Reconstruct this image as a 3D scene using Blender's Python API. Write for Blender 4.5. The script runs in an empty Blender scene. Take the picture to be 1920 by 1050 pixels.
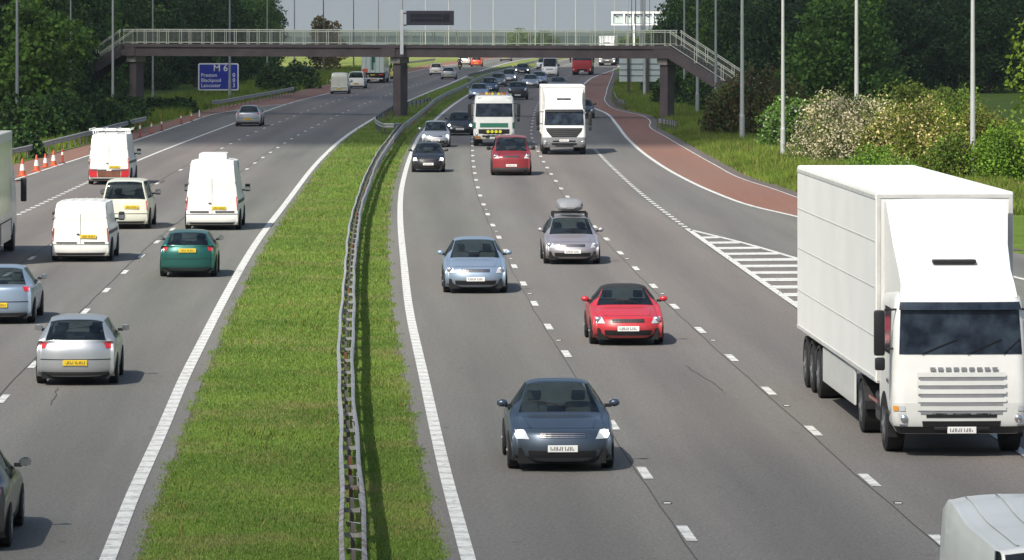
import bpy, bmesh, math, random
import numpy as np
from mathutils import Vector, Matrix
R = math.radians
PI = math.pi
random.seed(7)
rng = np.random.default_rng(11)
sc = bpy.context.scene
COL = sc.collection

# ------------------------------------------------------------------ camera
F = 8400.0      # focal length in pixels of a 1920 wide frame
H = 8.0         # eye height above the carriageway
HY = 22.0       # image row of the flat horizon
cam = bpy.data.cameras.new('camera')
cam_o = bpy.data.objects.new('camera', cam)
COL.objects.link(cam_o)
cam_o.location = (0, 0, H)
cam_o.rotation_euler = (R(90), 0, 0)
cam.sensor_width = 36.0
cam.lens = F / 1920 * 36
cam.shift_y = -(525 - HY) / 1920
cam.clip_start = 1
cam.clip_end = 20000
sc.camera = cam_o


def W(px, py, z=0.0):
    """a surveyed picture point on the level z -> metres (x, y) on the ground"""
    d = F * (H - z) / (py - HY)
    return ((px - 960) * d / F, d)


def gz(y):
    t = min(max((y - 820) / 1580.0, 0), 1)
    return -20 * t * t * (3 - 2 * t) - max(0, y - 2400) * .0045


class Curve:
    """x as a smooth function of the distance y"""
    def __init__(s, pts):
        pts = sorted(pts, key=lambda p: p[1])
        s.y = np.array([p[1] for p in pts], float)
        s.x = np.array([p[0] for p in pts], float)
        d = np.gradient(s.x, s.y)
        s.m = d

    def __call__(s, y):
        if y <= s.y[0]:
            return s.x[0] + s.m[0] * (y - s.y[0])
        if y >= s.y[-1]:
            return s.x[-1] + s.m[-1] * (y - s.y[-1])
        i = int(np.searchsorted(s.y, y)) - 1
        i = max(0, min(i, len(s.y) - 2))
        h = s.y[i + 1] - s.y[i]
        t = (y - s.y[i]) / h
        return ((2*t**3 - 3*t**2 + 1) * s.x[i] + (t**3 - 2*t**2 + t) * h * s.m[i]
                + (-2*t**3 + 3*t**2) * s.x[i+1] + (t**3 - t**2) * h * s.m[i+1])

    def slope(s, y):
        return (s(y + 2) - s(y - 2)) / 4


RE = Curve([W(878, 1050), W(838, 900), W(793, 700), W(769, 590), W(757, 490), W(750.5, 410), W(752, 362),
            W(759, 327), W(771, 289), W(789, 252), W(811, 230), W(838, 206), W(880, 177),
            (-2.2, 512), (0.4, 572), (3.7, 650), (7.2, 722), (12.5, 800), (24, 930)])
LE = Curve([W(202, 1050), W(248, 933), W(300, 817), W(350, 700), W(370, 660), W(430, 543), W(478, 460),
            W(535, 383), W(600, 300), W(646, 258), W(680, 235), W(714, 215), W(746, 198), (-8.4, 440), (-6.9, 498),
            (-5.2, 570), (-2.6, 652), (0.9, 730), (5.0, 790), (13, 930)])
# right carriageway lane lines
L1 = lambda y: RE(y) + 3.45
L2 = lambda y: RE(y) + 7.2
L3 = lambda y: RE(y) + 10.55
def offA(y): return np.interp(y, [100, 150, 260], [7.1, 6.95, 6.42])
LA = lambda y: LE(y) - offA(y)
LB = lambda y: LE(y) - offA(y) / 2
RO = Curve([(24, 80), (17.2, 120), (13.3, 150), W(1495, 407), W(1414, 388), W(1336, 360), W(1271, 329), W(1219.5, 297),
            W(1177.5, 261), W(1155, 232), W(1137, 213), W(1107, 200), (6.3, 400), W(1090, 166), (9.2, 530), W(1160, 125),
            (16.5, 730), (22, 800), (36, 930)])
VR = Curve([(30, 80), (21, 120), (16.5, 150), W(1498, 371), W(1453, 355), W(1394, 336), W(1343, 310), W(1300, 286),
            W(1252, 258), W(1219.5, 237), W(1221, 229), W(1208, 218), W(1155, 205), W(1138, 193), W(1138, 174), (10.9, 500),
            (12.6, 560), W(1156, 125) , (19.5, 730), (26, 800), (40, 930)])
LC = Curve([(-18.7, 60), (-19.0, 130), W(30, 405), W(165, 342), W(260, 301), W(440, 231), W(485, 214), W(542, 194),
            W(617, 175), (-16, 517), W(767, 136), W(857, 120), W(930, 110), (3, 840), (10, 930)])
LD = Curve([(-23.3, 60), (-23.5, 150), W(50, 330), W(120, 307), W(262, 261), W(350, 231), W(410, 212.5), W(450, 206),
            W(480, 201), W(542, 194.5)])
VL = Curve([(-25.6, 60), (-26, 180), W(30, 308), W(100, 287), W(160, 272), W(280, 238), (-25.0, 336), (-24.6, 371),
            W(480, 188), W(555, 172), W(617, 158), W(690, 143), W(767, 128), W(830, 117.5), W(900, 109), (0, 840), (7, 930)])

# ------------------------------------------------------------------ materials
MATS = {}


def nmat(name):
    m = bpy.data.materials.new(name)
    m.use_nodes = True
    nt = m.node_tree
    b = nt.nodes['Principled BSDF']
    MATS[name] = m
    return m, nt, b


def noise(nt, scale, detail=4, rough=.55, coord='Object', stretch=None):
    tc = nt.nodes.new('ShaderNodeTexCoord')
    mp = nt.nodes.new('ShaderNodeMapping')
    if stretch:
        mp.inputs['Scale'].default_value = stretch
    n = nt.nodes.new('ShaderNodeTexNoise')
    n.inputs['Scale'].default_value = scale
    n.inputs['Detail'].default_value = detail
    n.inputs['Roughness'].default_value = rough
    nt.links.new(tc.outputs[coord], mp.inputs[0])
    nt.links.new(mp.outputs[0], n.inputs[0])
    return n.outputs['Fac']


def ramp(nt, fac, stops):
    r = nt.nodes.new('ShaderNodeValToRGB')
    e = r.color_ramp.elements
    while len(e) < len(stops):
        e.new(0.5)
    for el, (p, c) in zip(e, stops):
        el.position = p
        el.color = (*c, 1) if len(c) == 3 else c
    nt.links.new(fac, r.inputs[0])
    return r.outputs[0]


def mixc(nt, a, b, fac, mode='MIX'):
    m = nt.nodes.new('ShaderNodeMix')
    m.data_type = 'RGBA'
    m.blend_type = mode
    for sock, v in ((m.inputs[0], fac), (m.inputs[6], a), (m.inputs[7], b)):
        if isinstance(v, (int, float)):
            sock.default_value = v
        elif isinstance(v, tuple):
            sock.default_value = (*v, 1)
        else:
            nt.links.new(v, sock)
    return m.outputs[2]


def bump(nt, b, fac, strength=.3, dist=.01):
    n = nt.nodes.new('ShaderNodeBump')
    n.inputs['Strength'].default_value = strength
    n.inputs['Distance'].default_value = dist
    nt.links.new(fac, n.inputs['Height'])
    nt.links.new(n.outputs[0], b.inputs['Normal'])


def simple(name, col, rough=.6, metal=0.0, var=.12, scale=3.0, coat=0.0, spec=.5):
    if name in MATS:
        return MATS[name]
    m, nt, b = nmat(name)
    n = noise(nt, scale, 5)
    c = ramp(nt, n, [(.3, tuple(v * (1 - var) for v in col)), (.7, tuple(min(1, v * (1 + var)) for v in col))])
    nt.links.new(c, b.inputs['Base Color'])
    b.inputs['Roughness'].default_value = rough
    b.inputs['Metallic'].default_value = metal
    b.inputs['Coat Weight'].default_value = coat
    b.inputs['Coat Roughness'].default_value = .08
    b.inputs['Specular IOR Level'].default_value = spec
    return m


def paint(name, col, metal=.0):
    if name in MATS:
        return MATS[name]
    m, nt, b = nmat(name)
    tc = nt.nodes.new('ShaderNodeTexCoord')
    n = noise(nt, 2.2, 5)
    dirt = ramp(nt, n, [(.35, (0, 0, 0)), (.75, (.28, .28, .28))])
    c = mixc(nt, col, tuple(.6 * v + (.06 if max(col) > .1 else .012) for v in col), dirt)
    # road film that thickens on the lower panels of the vehicle itself
    sep = nt.nodes.new('ShaderNodeSeparateXYZ')
    nt.links.new(tc.outputs['Object'], sep.inputs[0])
    mr = nt.nodes.new('ShaderNodeMapRange')
    mr.inputs[1].default_value = .15; mr.inputs[2].default_value = .6
    mr.inputs[3].default_value = .3 if max(col) > .1 else .1; mr.inputs[4].default_value = 0.0
    nt.links.new(sep.outputs[2], mr.inputs[0])
    c = mixc(nt, c, (.13, .12, .10), mr.outputs[0])
    nt.links.new(c, b.inputs['Base Color'])
    b.inputs['Metallic'].default_value = metal
    b.inputs['Roughness'].default_value = .38
    b.inputs['Coat Weight'].default_value = .15 if min(col) > .6 else .45
    b.inputs['Coat Roughness'].default_value = .09
    return m


def emit(name, col, s):
    if name in MATS:
        return MATS[name]
    m, nt, b = nmat(name)
    b.inputs['Base Color'].default_value = (*col, 1)
    b.inputs['Emission Color'].default_value = (*col, 1)
    b.inputs['Emission Strength'].default_value = s
    return m


# asphalt
def asphalt(name, dark, light, tint, uv=False):
    m, nt, b = nmat(name)
    big = noise(nt, .05, 4, .6, stretch=(1, .25, 1))
    mid = noise(nt, .55, 4, .55, stretch=(1, .035, 1))
    fine = noise(nt, 18, 3, .8)
    if uv:
        mid = noise(nt, 6.0, 4, .6, coord='UV', stretch=(1, .035, 1))
        lane = noise(nt, 1.4, 2, .4, coord='UV', stretch=(1, .012, 1))
    c = ramp(nt, mid, [(.28, dark), (.72, light)])
    if uv:
        c = mixc(nt, c, ramp(nt, lane, [(.36, (.94, .98, .92)), (.5, (1.0, 1.0, 1.0)), (.64, (1.10, .99, .97))]), 1.0, 'MULTIPLY')
        # polished wheel tracks and the oily strip between them, lane by lane
        tu = nt.nodes.new('ShaderNodeTexCoord')
        wt = nt.nodes.new('ShaderNodeTexWave'); wt.bands_direction = 'X'
        mpw = nt.nodes.new('ShaderNodeMapping'); mpw.inputs['Scale'].default_value = (1, .02, 1)
        nt.links.new(tu.outputs['UV'], mpw.inputs[0]); nt.links.new(mpw.outputs[0], wt.inputs[0])
        wt.inputs['Scale'].default_value = 10 / 3.58 / 3.1416 * .5 * 2
        wt.inputs['Distortion'].default_value = .8; wt.inputs['Detail'].default_value = 2
        c = mixc(nt, c, ramp(nt, wt.outputs['Fac'], [(.1, (.88, .88, .89)), (.6, (1.05, 1.05, 1.04))]), 1.0, 'MULTIPLY')
        sp = noise(nt, 30.0, 3, .5, coord='UV', stretch=(1, .25, 1))
        c = mixc(nt, c, (.045, .043, .042), ramp(nt, sp, [(.70, (0, 0, 0)), (.76, (.4, .4, .4))]))
    c = mixc(nt, c, tint, ramp(nt, big, [(.42, (0, 0, 0)), (.62, (.55, .55, .55))]))
    g = ramp(nt, fine, [(.3, (.62, .62, .62)), (.7, (1.35, 1.35, 1.35))])
    c = mixc(nt, c, g, 1.0, 'MULTIPLY')
    pt = noise(nt, 1.6, 3, .7)
    c = mixc(nt, c, (.05, .048, .046), ramp(nt, pt, [(.69, (0, 0, 0)), (.73, (.35, .35, .35))]))
    nt.links.new(c, b.inputs['Base Color'])
    b.inputs['Roughness'].default_value = .85
    b.inputs['Specular IOR Level'].default_value = .25
    bump(nt, b, fine, .35, .012)
    return m


asphalt('asphalt', (.124, .122, .116), (.182, .177, .164), (.168, .150, .140), True)
asphalt('red_surfacing', (.20, .10, .074), (.255, .135, .098), (.19, .13, .105))
asphalt('dark_edge', (.10, .085, .078), (.16, .135, .125), (.12, .10, .07))


def line_paint():
    m, nt, b = nmat('line_paint')
    w = noise(nt, 7, 6, .7)
    c = ramp(nt, w, [(.36, (.30, .29, .28)), (.47, (.66, .66, .63)), (.8, (.74, .74, .70))])
    tc = nt.nodes.new('ShaderNodeTexCoord')
    wv = nt.nodes.new('ShaderNodeTexWave')
    wv.bands_direction = 'Y'
    wv.inputs['Scale'].default_value = .32
    wv.inputs['Distortion'].default_value = .3
    nt.links.new(tc.outputs['Object'], wv.inputs[0])
    c = mixc(nt, c, ramp(nt, wv.outputs['Fac'], [(.1, (.78, .77, .74)), (.35, (1, 1, 1))]), 1.0, 'MULTIPLY')
    nt.links.new(c, b.inputs['Base Color'])
    b.inputs['Roughness'].default_value = .6
    return m


line_paint()
simple('joint_tar', (.045, .043, .042), .9, var=.3)


def grass_ground():
    m, nt, b = nmat('grass_ground')
    n1 = noise(nt, .35, 5, .6)
    n2 = noise(nt, 6, 4, .7)
    n3 = noise(nt, .02, 3, .5)
    c = ramp(nt, n1, [(.3, (.075, .125, .02)), (.55, (.115, .175, .03)), (.75, (.17, .19, .05))])
    c = mixc(nt, c, ramp(nt, n2, [(.3, (.6, .6, .6)), (.7, (1.3, 1.3, 1.3))]), 1.0, 'MULTIPLY')
    # fields beyond the crest: mown meadow, paler
    tc = nt.nodes.new('ShaderNodeTexCoord')
    sep = nt.nodes.new('ShaderNodeSeparateXYZ')
    nt.links.new(tc.outputs['Object'], sep.inputs[0])
    mr = nt.nodes.new('ShaderNodeMapRange')
    mr.inputs[1].default_value = 600; mr.inputs[2].default_value = 680
    nt.links.new(sep.outputs[1], mr.inputs[0])
    far = ramp(nt, n3, [(.35, (.15, .20, .045)), (.65, (.24, .26, .08))])
    c = mixc(nt, c, far, mr.outputs[0])
    nt.links.new(c, b.inputs['Base Color'])
    b.inputs['Roughness'].default_value = .95
    b.inputs['Specular IOR Level'].default_value = .1
    bump(nt, b, n2, .6, .08)
    return m


grass_ground()


def leaf_mat(name, c0, c1, c2, trans=.25, scale=.38, kk=(.5, 1.55), patch=None):
    m, nt, b = nmat(name)
    g = nt.nodes.new('ShaderNodeNewGeometry')
    n = noise(nt, scale, 3, .6)
    oi = nt.nodes.new('ShaderNodeObjectInfo')
    a = ramp(nt, g.outputs['Random Per Island'], [(0, c0), (.5, c1), (1, c2)])
    k = ramp(nt, n, [(.32, (kk[0], kk[0] * 1.06, kk[0])), (.68, (kk[1], kk[1] * .97, kk[1] * .85))])
    c = mixc(nt, a, k, 1.0, 'MULTIPLY')
    if patch:
        pn = noise(nt, patch[0], 5, .65)
        c = mixc(nt, c, patch[1], ramp(nt, pn, [(.5, (0, 0, 0)), (.68, (.75, .75, .75))]))
        pn = noise(nt, patch[0] * 2.3, 4, .6)
        c = mixc(nt, c, patch[2], ramp(nt, pn, [(.52, (0, 0, 0)), (.7, (.6, .6, .6))]))
    k2 = ramp(nt, oi.outputs['Random'], [(0, (.75, .8, .85)), (.5, (1, 1, 1)), (1, (1.25, 1.12, .85))])
    c = mixc(nt, c, k2, 1.0, 'MULTIPLY')
    nt.links.new(c, b.inputs['Base Color'])
    b.inputs['Roughness'].default_value = .6
    b.inputs['Specular IOR Level'].default_value = .2
    if trans:
        t = nt.nodes.new('ShaderNodeBsdfTranslucent')
        nt.links.new(c, t.inputs[0])
        mx = nt.nodes.new('ShaderNodeMixShader')
        mx.inputs[0].default_value = trans
        out = nt.nodes['Material Output']
        nt.links.new(b.outputs[0], mx.inputs[1])
        nt.links.new(t.outputs[0], mx.inputs[2])
        nt.links.new(mx.outputs[0], out.inputs[0])
    return m


leaf_mat('leaf_dark', (.017, .041, .014), (.031, .07, .021), (.058, .118, .03), kk=(.4, 1.7))
leaf_mat('leaf_mid', (.042, .10, .02), (.07, .15, .03), (.11, .21, .04))
leaf_mat('leaf_bright', (.09, .16, .02), (.14, .23, .03), (.2, .3, .05), .35)
leaf_mat('leaf_brown', (.11, .085, .035), (.16, .115, .05), (.11, .13, .04))
leaf_mat('leaf_elder', (.09, .18, .025), (.13, .25, .035), (.17, .31, .05), .3)
leaf_mat('leaf_olive', (.10, .145, .025), (.145, .20, .035), (.20, .24, .05), .3)
leaf_mat('blossom_cream', (.52, .46, .33), (.64, .57, .42), (.50, .45, .27), .2)
leaf_mat('blossom_white', (.6, .62, .45), (.7, .7, .55), (.5, .55, .35), .2)
leaf_mat('blade', (.138, .24, .052), (.178, .292, .066), (.235, .325, .088), .35, .22, (.78, 1.2), (.30, (.31, .29, .135), (.16, .265, .055)))
leaf_mat('blade_tall', (.08, .15, .022), (.13, .21, .03), (.19, .25, .055), .3, .3)
leaf_mat('straw', (.2, .17, .07), (.26, .22, .1), (.3, .25, .13), .3)
simple('bar_paint', (.30, .32, .27), .6)
simple('bark', (.09, .07, .05), .9, var=.3, scale=8)
simple('concrete', (.105, .085, .088), .9, var=.22, scale=.8)
simple('concrete_cap', (.30, .28, .26), .9, var=.15, scale=2)
simple('parapet_paint', (.62, .64, .52), .5, var=.1)
simple('pole_grey', (.34, .36, .37), .42, .35, var=.1, scale=1)
simple('pole_light', (.50, .51, .50), .42, .25, var=.1, scale=1)
simple('pole_dark', (.13, .12, .12), .6, .2, var=.15, scale=1)
simple('white_metal', (.84, .84, .82), .5, var=.05)
simple('panel_grey', (.50, .57, .57), .6, var=.06)
simple('sign_brown_post', (.06, .05, .045), .7)
simple('vms_dark', (.055, .05, .07), .6, var=.1)
simple('vms_face', (.012, .012, .02), .5)
simple('sign_blue', (.008, .022, .30), .4, var=.05)
simple('sign_white', (.70, .72, .74), .5, var=.03)
simple('orange', (.55, .10, .04), .5, var=.1)
simple('cone_white', (.75, .74, .70), .5, var=.06)
simple('red_post', (.35, .05, .04), .6)
simple('rubber', (.012, .012, .013), .75)
simple('black_trim', (.014, .014, .016), .45)
simple('dark_grey_trim', (.06, .06, .065), .6)
simple('grey_plastic', (.22, .225, .24), .55)
simple('under', (.008, .008, .009), .9)
simple('rim_alloy', (.42, .43, .45), .3, .8)
simple('chrome', (.7, .7, .72), .18, 1.0)
simple('lamp_glass', (.62, .64, .66), .12, .2, coat=.8)
simple('tail_red', (.50, .02, .025), .2, coat=.8)
simple('amber', (.75, .30, .03), .25, coat=.6)
simple('yellow_lamp', (.75, .72, .05), .25, coat=.6)
simple('plate_white', (.78, .78, .76), .4, var=.03)
simple('plate_yellow', (.72, .50, .03), .4, var=.05)
simple('plate_mark', (.03, .03, .03), .5)
simple('canvas_dark', (.02, .021, .025), .8)
emit('lamp_on', (1, .97, .9), 7)
m, nt, b = nmat('glass')
n = noise(nt, 2.4, 3)
nt.links.new(ramp(nt, n, [(.35, (.008, .012, .022)), (.65, (.035, .05, .07))]), b.inputs['Base Color'])  # noise puts faint patches of reflected light into the glass colour
b.inputs['Roughness'].default_value = .07
b.inputs['Specular IOR Level'].default_value = .32

m, nt, b = nmat('clear_glass')
nt.links.new(ramp(nt, noise(nt, 2.4, 3), [(.35, (.008, .012, .022)), (.65, (.03, .045, .06))]), b.inputs['Base Color'])  # same patchy reflection tint painted into the colour
b.inputs['Roughness'].default_value = .06
b.inputs['Specular IOR Level'].default_value = .5
tr_ = nt.nodes.new('ShaderNodeBsdfTransparent'); tr_.inputs[0].default_value = (.62, .72, .70, 1)
mg = nt.nodes.new('ShaderNodeMixShader'); mg.inputs[0].default_value = .42
nt.links.new(tr_.outputs[0], mg.inputs[1]); nt.links.new(b.outputs[0], mg.inputs[2])
nt.links.new(mg.outputs[0], nt.nodes['Material Output'].inputs[0])
simple('seat_cloth', (.035, .036, .04), .9)
simple('seat_light', (.16, .15, .13), .9)
m, nt, b = nmat('galvanised')
n = noise(nt, 1.2, 5, .65)
n2 = noise(nt, 2.6, 5, .75)
c = ramp(nt, n, [(.3, (.26, .27, .27)), (.7, (.42, .42, .41))])
tc = nt.nodes.new('ShaderNodeTexCoord'); sep = nt.nodes.new('ShaderNodeSeparateXYZ')
nt.links.new(tc.outputs['Object'], sep.inputs[0])
mr = nt.nodes.new('ShaderNodeMapRange')
mr.inputs[1].default_value = 82; mr.inputs[2].default_value = 62
mr.inputs[3].default_value = 0; mr.inputs[4].default_value = .2
nt.links.new(sep.outputs[1], mr.inputs[0])
ad = nt.nodes.new('ShaderNodeMath'); ad.operation = 'ADD'
nt.links.new(n2, ad.inputs[0]); nt.links.new(mr.outputs[0], ad.inputs[1])
c = mixc(nt, c, (.17, .075, .045), ramp(nt, ad.outputs[0], [(.66, (0, 0, 0)), (.78, (.9, .9, .9))]))
nt.links.new(c, b.inputs['Base Color'])
b.inputs['Metallic'].default_value = .3
b.inputs['Roughness'].default_value = .5
simple('rust', (.15, .06, .035), .85, var=.3, scale=4)
M = MATS


# ------------------------------------------------------------------ mesh helpers
class MB:
    def __init__(s):
        s.v, s.f, s.mi, s.mats = [], [], [], []

    def _m(s, m):
        if m not in s.mats:
            s.mats.append(m)
        return s.mats.index(m)

    def add(s, vs, fs, m):
        k = len(s.v); i = s._m(m)
        s.v.extend(tuple(p) for p in vs)
        for f in fs:
            s.f.append(tuple(a + k for a in f)); s.mi.append(i)

    def box(s, x0, x1, y0, y1, z0, z1, m, rot=None, c=None):
        vs = [(x0, y0, z0), (x1, y0, z0), (x1, y1, z0), (x0, y1, z0), (x0, y0, z1), (x1, y0, z1), (x1, y1, z1), (x0, y1, z1)]
        if rot is not None:
            vs = [tuple(rot @ Vector(p) + (c or Vector())) for p in vs]
        s.add(vs, [(0, 3, 2, 1), (4, 5, 6, 7), (0, 1, 5, 4), (1, 2, 6, 5), (2, 3, 7, 6), (3, 0, 4, 7)], m)

    def bbox(s, x0, x1, y0, y1, z0, z1, m, r=.03, seg=2):
        bm = bmesh.new()
        bmesh.ops.create_cube(bm, size=1)
        for v in bm.verts:
            v.co = Vector((x0 + (v.co.x + .5) * (x1 - x0), y0 + (v.co.y + .5) * (y1 - y0), z0 + (v.co.z + .5) * (z1 - z0)))
        r = min(r, (x1-x0)*.45, (y1-y0)*.45, (z1-z0)*.45)
        bmesh.ops.bevel(bm, geom=bm.edges[:], offset=r, segments=seg, profile=.6, affect='EDGES')
        s.bm(bm, m)

    def bm(s, bm, m):
        bm.verts.index_update()
        s.add([v.co[:] for v in bm.verts], [[v.index for v in f.verts] for f in bm.faces], m)
        bm.free()

    def cyl(s, p0, p1, r0, r1, m, n=10, caps=True):
        p0, p1 = Vector(p0), Vector(p1)
        d = (p1 - p0).normalized()
        a = d.orthogonal().normalized(); b_ = d.cross(a)
        vs = []
        for p, r in ((p0, r0), (p1, r1)):
            for k in range(n):
                t = 2 * PI * k / n
                vs.append(p + a * r * math.cos(t) + b_ * r * math.sin(t))
        fs = [(k, (k + 1) % n, n + (k + 1) % n, n + k) for k in range(n)]
        if caps:
            fs += [tuple(range(n))[::-1], tuple(range(n, 2 * n))]
        s.add(vs, fs, m)

    def tube(s, pts, r, m, n=6):
        for a, b_ in zip(pts[:-1], pts[1:]):
            s.cyl(a, b_, r, r, m, n)

    def ball(s, c, rx, ry, rz, m, n=10, k=7):
        vs, fs = [], []
        for i in range(k + 1):
            ph = PI * i / k
            for j in range(n):
                t = 2 * PI * j / n
                vs.append((c[0] + rx * math.sin(ph) * math.cos(t), c[1] + ry * math.sin(ph) * math.sin(t), c[2] + rz * math.cos(ph)))
        for i in range(k):
            for j in range(n):
                a = i * n + j; b_ = i * n + (j + 1) % n
                fs.append((a, a + n, b_ + n, b_))
        s.add(vs, fs, m)

    def grid(s, G, m, flip=False):
        G = np.asarray(G); a, b_ = G.shape[:2]
        fs = []
        for i in range(a - 1):
            for j in range(b_ - 1):
                q = (i * b_ + j, i * b_ + j + 1, (i + 1) * b_ + j + 1, (i + 1) * b_ + j)
                fs.append(q[::-1] if flip else q)
        s.add(G.reshape(-1, 3).tolist(), fs, m)

    def prism(s, pts, axis, a0, a1, m):
        """outline pts (u,v) extruded along axis 0/1/2"""
        n = len(pts); vs = []
        for a in (a0, a1):
            for u, v in pts:
                p = [0, 0, 0]; o = [i for i in range(3) if i != axis]
                p[axis] = a; p[o[0]] = u; p[o[1]] = v
                vs.append(tuple(p))
        fs = [tuple(range(n)), tuple(range(n, 2 * n))[::-1]] + [(k, n + k, n + (k + 1) % n, (k + 1) % n) for k in range(n)]
        s.add(vs, fs, m)

    def build(s, name, parent=None, smooth=False, **kw):
        me = bpy.data.meshes.new(name)
        me.from_pydata(s.v, [], s.f)
        for m in s.mats:
            me.materials.append(M[m] if isinstance(m, str) else m)
        me.polygons.foreach_set('material_index', s.mi)
        if smooth:
            me.polygons.foreach_set('use_smooth', [True] * len(s.f))
        me.update()
        if smooth != 'keep':
            bm = bmesh.new(); bm.from_mesh(me)
            bmesh.ops.recalc_face_normals(bm, faces=bm.faces)
            bm.to_mesh(me); bm.free()
        if smooth == 'auto':
            me.set_sharp_from_angle(angle=R(38))
        o = bpy.data.objects.new(name, me)
        COL.objects.link(o)
        if parent is not None:
            o.parent = parent
        for k, v in kw.items():
            o[k] = v
        return o


def empty(name, loc=(0, 0, 0), rz=0, label=None, cat=None, group=None):
    o = bpy.data.objects.new(name, None)
    o.empty_display_size = .3
    COL.objects.link(o)
    o.location = loc; o.rotation_euler = (0, 0, rz)
    tag(o, label, cat, group)
    return o


def tag(o, label=None, cat=None, group=None, kind=None):
    if label: o['label'] = label
    if cat: o['category'] = cat
    if group: o['group'] = group
    if kind: o['kind'] = kind
    return o


def copy_tree(src, loc, rz, sc_=1.0, label=None, group=None, scale=None):
    r = src.copy(); COL.objects.link(r)
    r.location = loc; r.rotation_euler = (0, 0, rz)
    r.scale = scale or (sc_, sc_, sc_)
    if label: r['label'] = label
    if group: r['group'] = group
    for ch in [o for o in src.children]:
        c = ch.copy(); COL.objects.link(c); c.parent = r
        for g in [o for o in ch.children]:
            d = g.copy(); COL.objects.link(d); d.parent = c
    return r

# ------------------------------------------------------------------ the ground, roads and markings
def strip_mesh(name, fl, fr, ys, z, mat, nx=1, gzf=True, **kw):
    mb = MB(); G = []
    for y in ys:
        a, b_ = fl(y), fr(y)
        G.append([(a + (b_ - a) * k / nx, y, z + (gz(y) if gzf else 0)) for k in range(nx + 1)])
    mb.grid(G, mat, flip=True)
    return mb, mb.build(name, smooth='keep', **kw)


def yr(a, b_, st):
    n = max(1, int(round((b_ - a) / st)))
    return [a + (b_ - a) * k / n for k in range(n + 1)]


mb = MB()
xs = [-4000, -1500, -600, -250, -120, -60, -40, -30, -20, -10, 0, 10, 20, 30, 40, 60, 120, 250, 600, 1500, 4000]
ys = [-200, -50] + yr(0, 800, 25) + yr(825, 2400, 45) + [2700, 3500, 5000, 9000]


def bank(x, y):
    """the verges rise gently away from the road towards the trees"""
    z = gz(y)
    if y < 1000:
        if x > VR(min(y, 900)) + 4 and y > 120:
            z += .0
    return z


mb.grid([[(x, y, bank(x, y)) for x in xs] for y in ys], 'grass_ground', flip=True)
mb.build('ground', smooth='keep', kind='structure')

YS = yr(20, 930, 6)


def road_uv(o, ref, sgn):
    me = o.data; ul = me.uv_layers.new(name='UVMap')
    cache = {}
    for lp in me.loops:
        v = me.vertices[lp.vertex_index].co
        if lp.vertex_index not in cache:
            cache[lp.vertex_index] = (sgn * (v.x - ref(v.y)) / 10 + 3, v.y / 10)
        ul.data[lp.index].uv = cache[lp.vertex_index]


strip_mesh('road_northbound', lambda y: VL(y), lambda y: LE(y) + np.interp(y, [100, 300, 500], [.42, .3, .4]), YS, .010, 'asphalt', nx=6, kind='structure')
strip_mesh('road_southbound', lambda y: RE(y) - np.interp(y, [60, 150, 300], [.34, .5, .3]), lambda y: VR(y), YS, .010, 'asphalt', nx=6, kind='structure')
road_uv(bpy.data.objects['road_northbound'], LE, -1)
road_uv(bpy.data.objects['road_southbound'], RE, 1)
# ragged soil and grit edge between the verge and the carriageway
mb = MB()
for f, s_, w_ in ((lambda y: RE(y) - np.interp(y, [60, 150, 300], [.34, .5, .3]), -1, .16), (lambda y: LE(y) + np.interp(y, [100, 300, 500], [.42, .3, .4]), 1, .16)):
    G = []
    for y in yr(40, 420, 1.1):
        j = w_ * (.5 + random.random() * .9)
        a, b_ = f(y) - s_ * .05, f(y) + s_ * j
        G.append([(min(a, b_), y, .006), (max(a, b_), y, .006)])
    mb.grid(G, 'dark_edge', flip=True)
G = [[(VR(y) - .1, y, .016), (VR(y) + .55 + .2 * random.random(), y, .016)] for y in yr(150, 600, 2)]
mb.grid(G, 'dark_edge', flip=True)
mb.build('path_edge_soil', smooth='keep', kind='structure').name = 'road_edge'
mb = MB()
edgeL = lambda y: LD(y) if y < 391 else LC(y)
mb.grid([[(VL(y) + .02, y, .014 + gz(y)), (edgeL(y) - .02, y, .014 + gz(y))] for y in yr(215, 900, 5)], 'red_surfacing', flip=True)
mb.grid([[(RO(y) + .1, y, .014 + gz(y)), (VR(y) - .04, y, .014 + gz(y))] for y in yr(176, 900, 5)], 'red_surfacing', flip=True)
mb.build('road_shoulder', smooth='keep', kind='structure')

# painted lines
mk = MB()


def line(f, a, b_, w, z=.020, st=3, wf=None):
    G = []
    for y in yr(a, b_, st):
        ww = wf(y) if wf else w
        # width is measured across the line
        x = f(y)
        G.append([(x - ww / 2, y, z + gz(y)), (x + ww / 2, y, z + gz(y))])
    mk.grid(G, 'line_paint', flip=True)


def dashes(f, y0, y1, on, mod, w):
    y = y0
    while y < y1:
        if not (random.random() < .03):
            line(f, y, y + on, w, st=on)
        y += mod


line(RE, 20, 900, .22)
line(LE, 20, 900, .24)
line(lambda y: RO(y), 100, 900, .2)
line(lambda y: VR(y) - .06, 150, 640, .07, z=.022)
line(lambda y: LC(y), 236, 900, .17)
line(LD, 60, 391, .16)
d0 = W(1300, 1002)[1] - 1.0
for f in (L1, L2):
    dashes(f, d0 - 9 * 3 + (0 if f is L1 else -1.2), 900, 2.0, 9.0, .17)
dA = W(-0, 485)[1] - 1
dashes(LA, dA - 9 * 10, 900, 2.0, 9.0, .16)
dashes(LB, W(237, 511)[1] - 1 - 9 * 10, 900, 2.0, 9.0, .16)
dashes(L3, 164, 262, 1.0, 2.0, .2)
dashes(LC, 120, 236, 1.0, 2.0, .22)
line(L3, 20, 164, .2)
CR = Curve([(L3(164) + .05, 164), W(1400, 458), W(1499, 487), (11.1, 130), (14.3, 110), (18, 92)])
line(CR, 92, 164, .2)
y = 158.6
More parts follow.
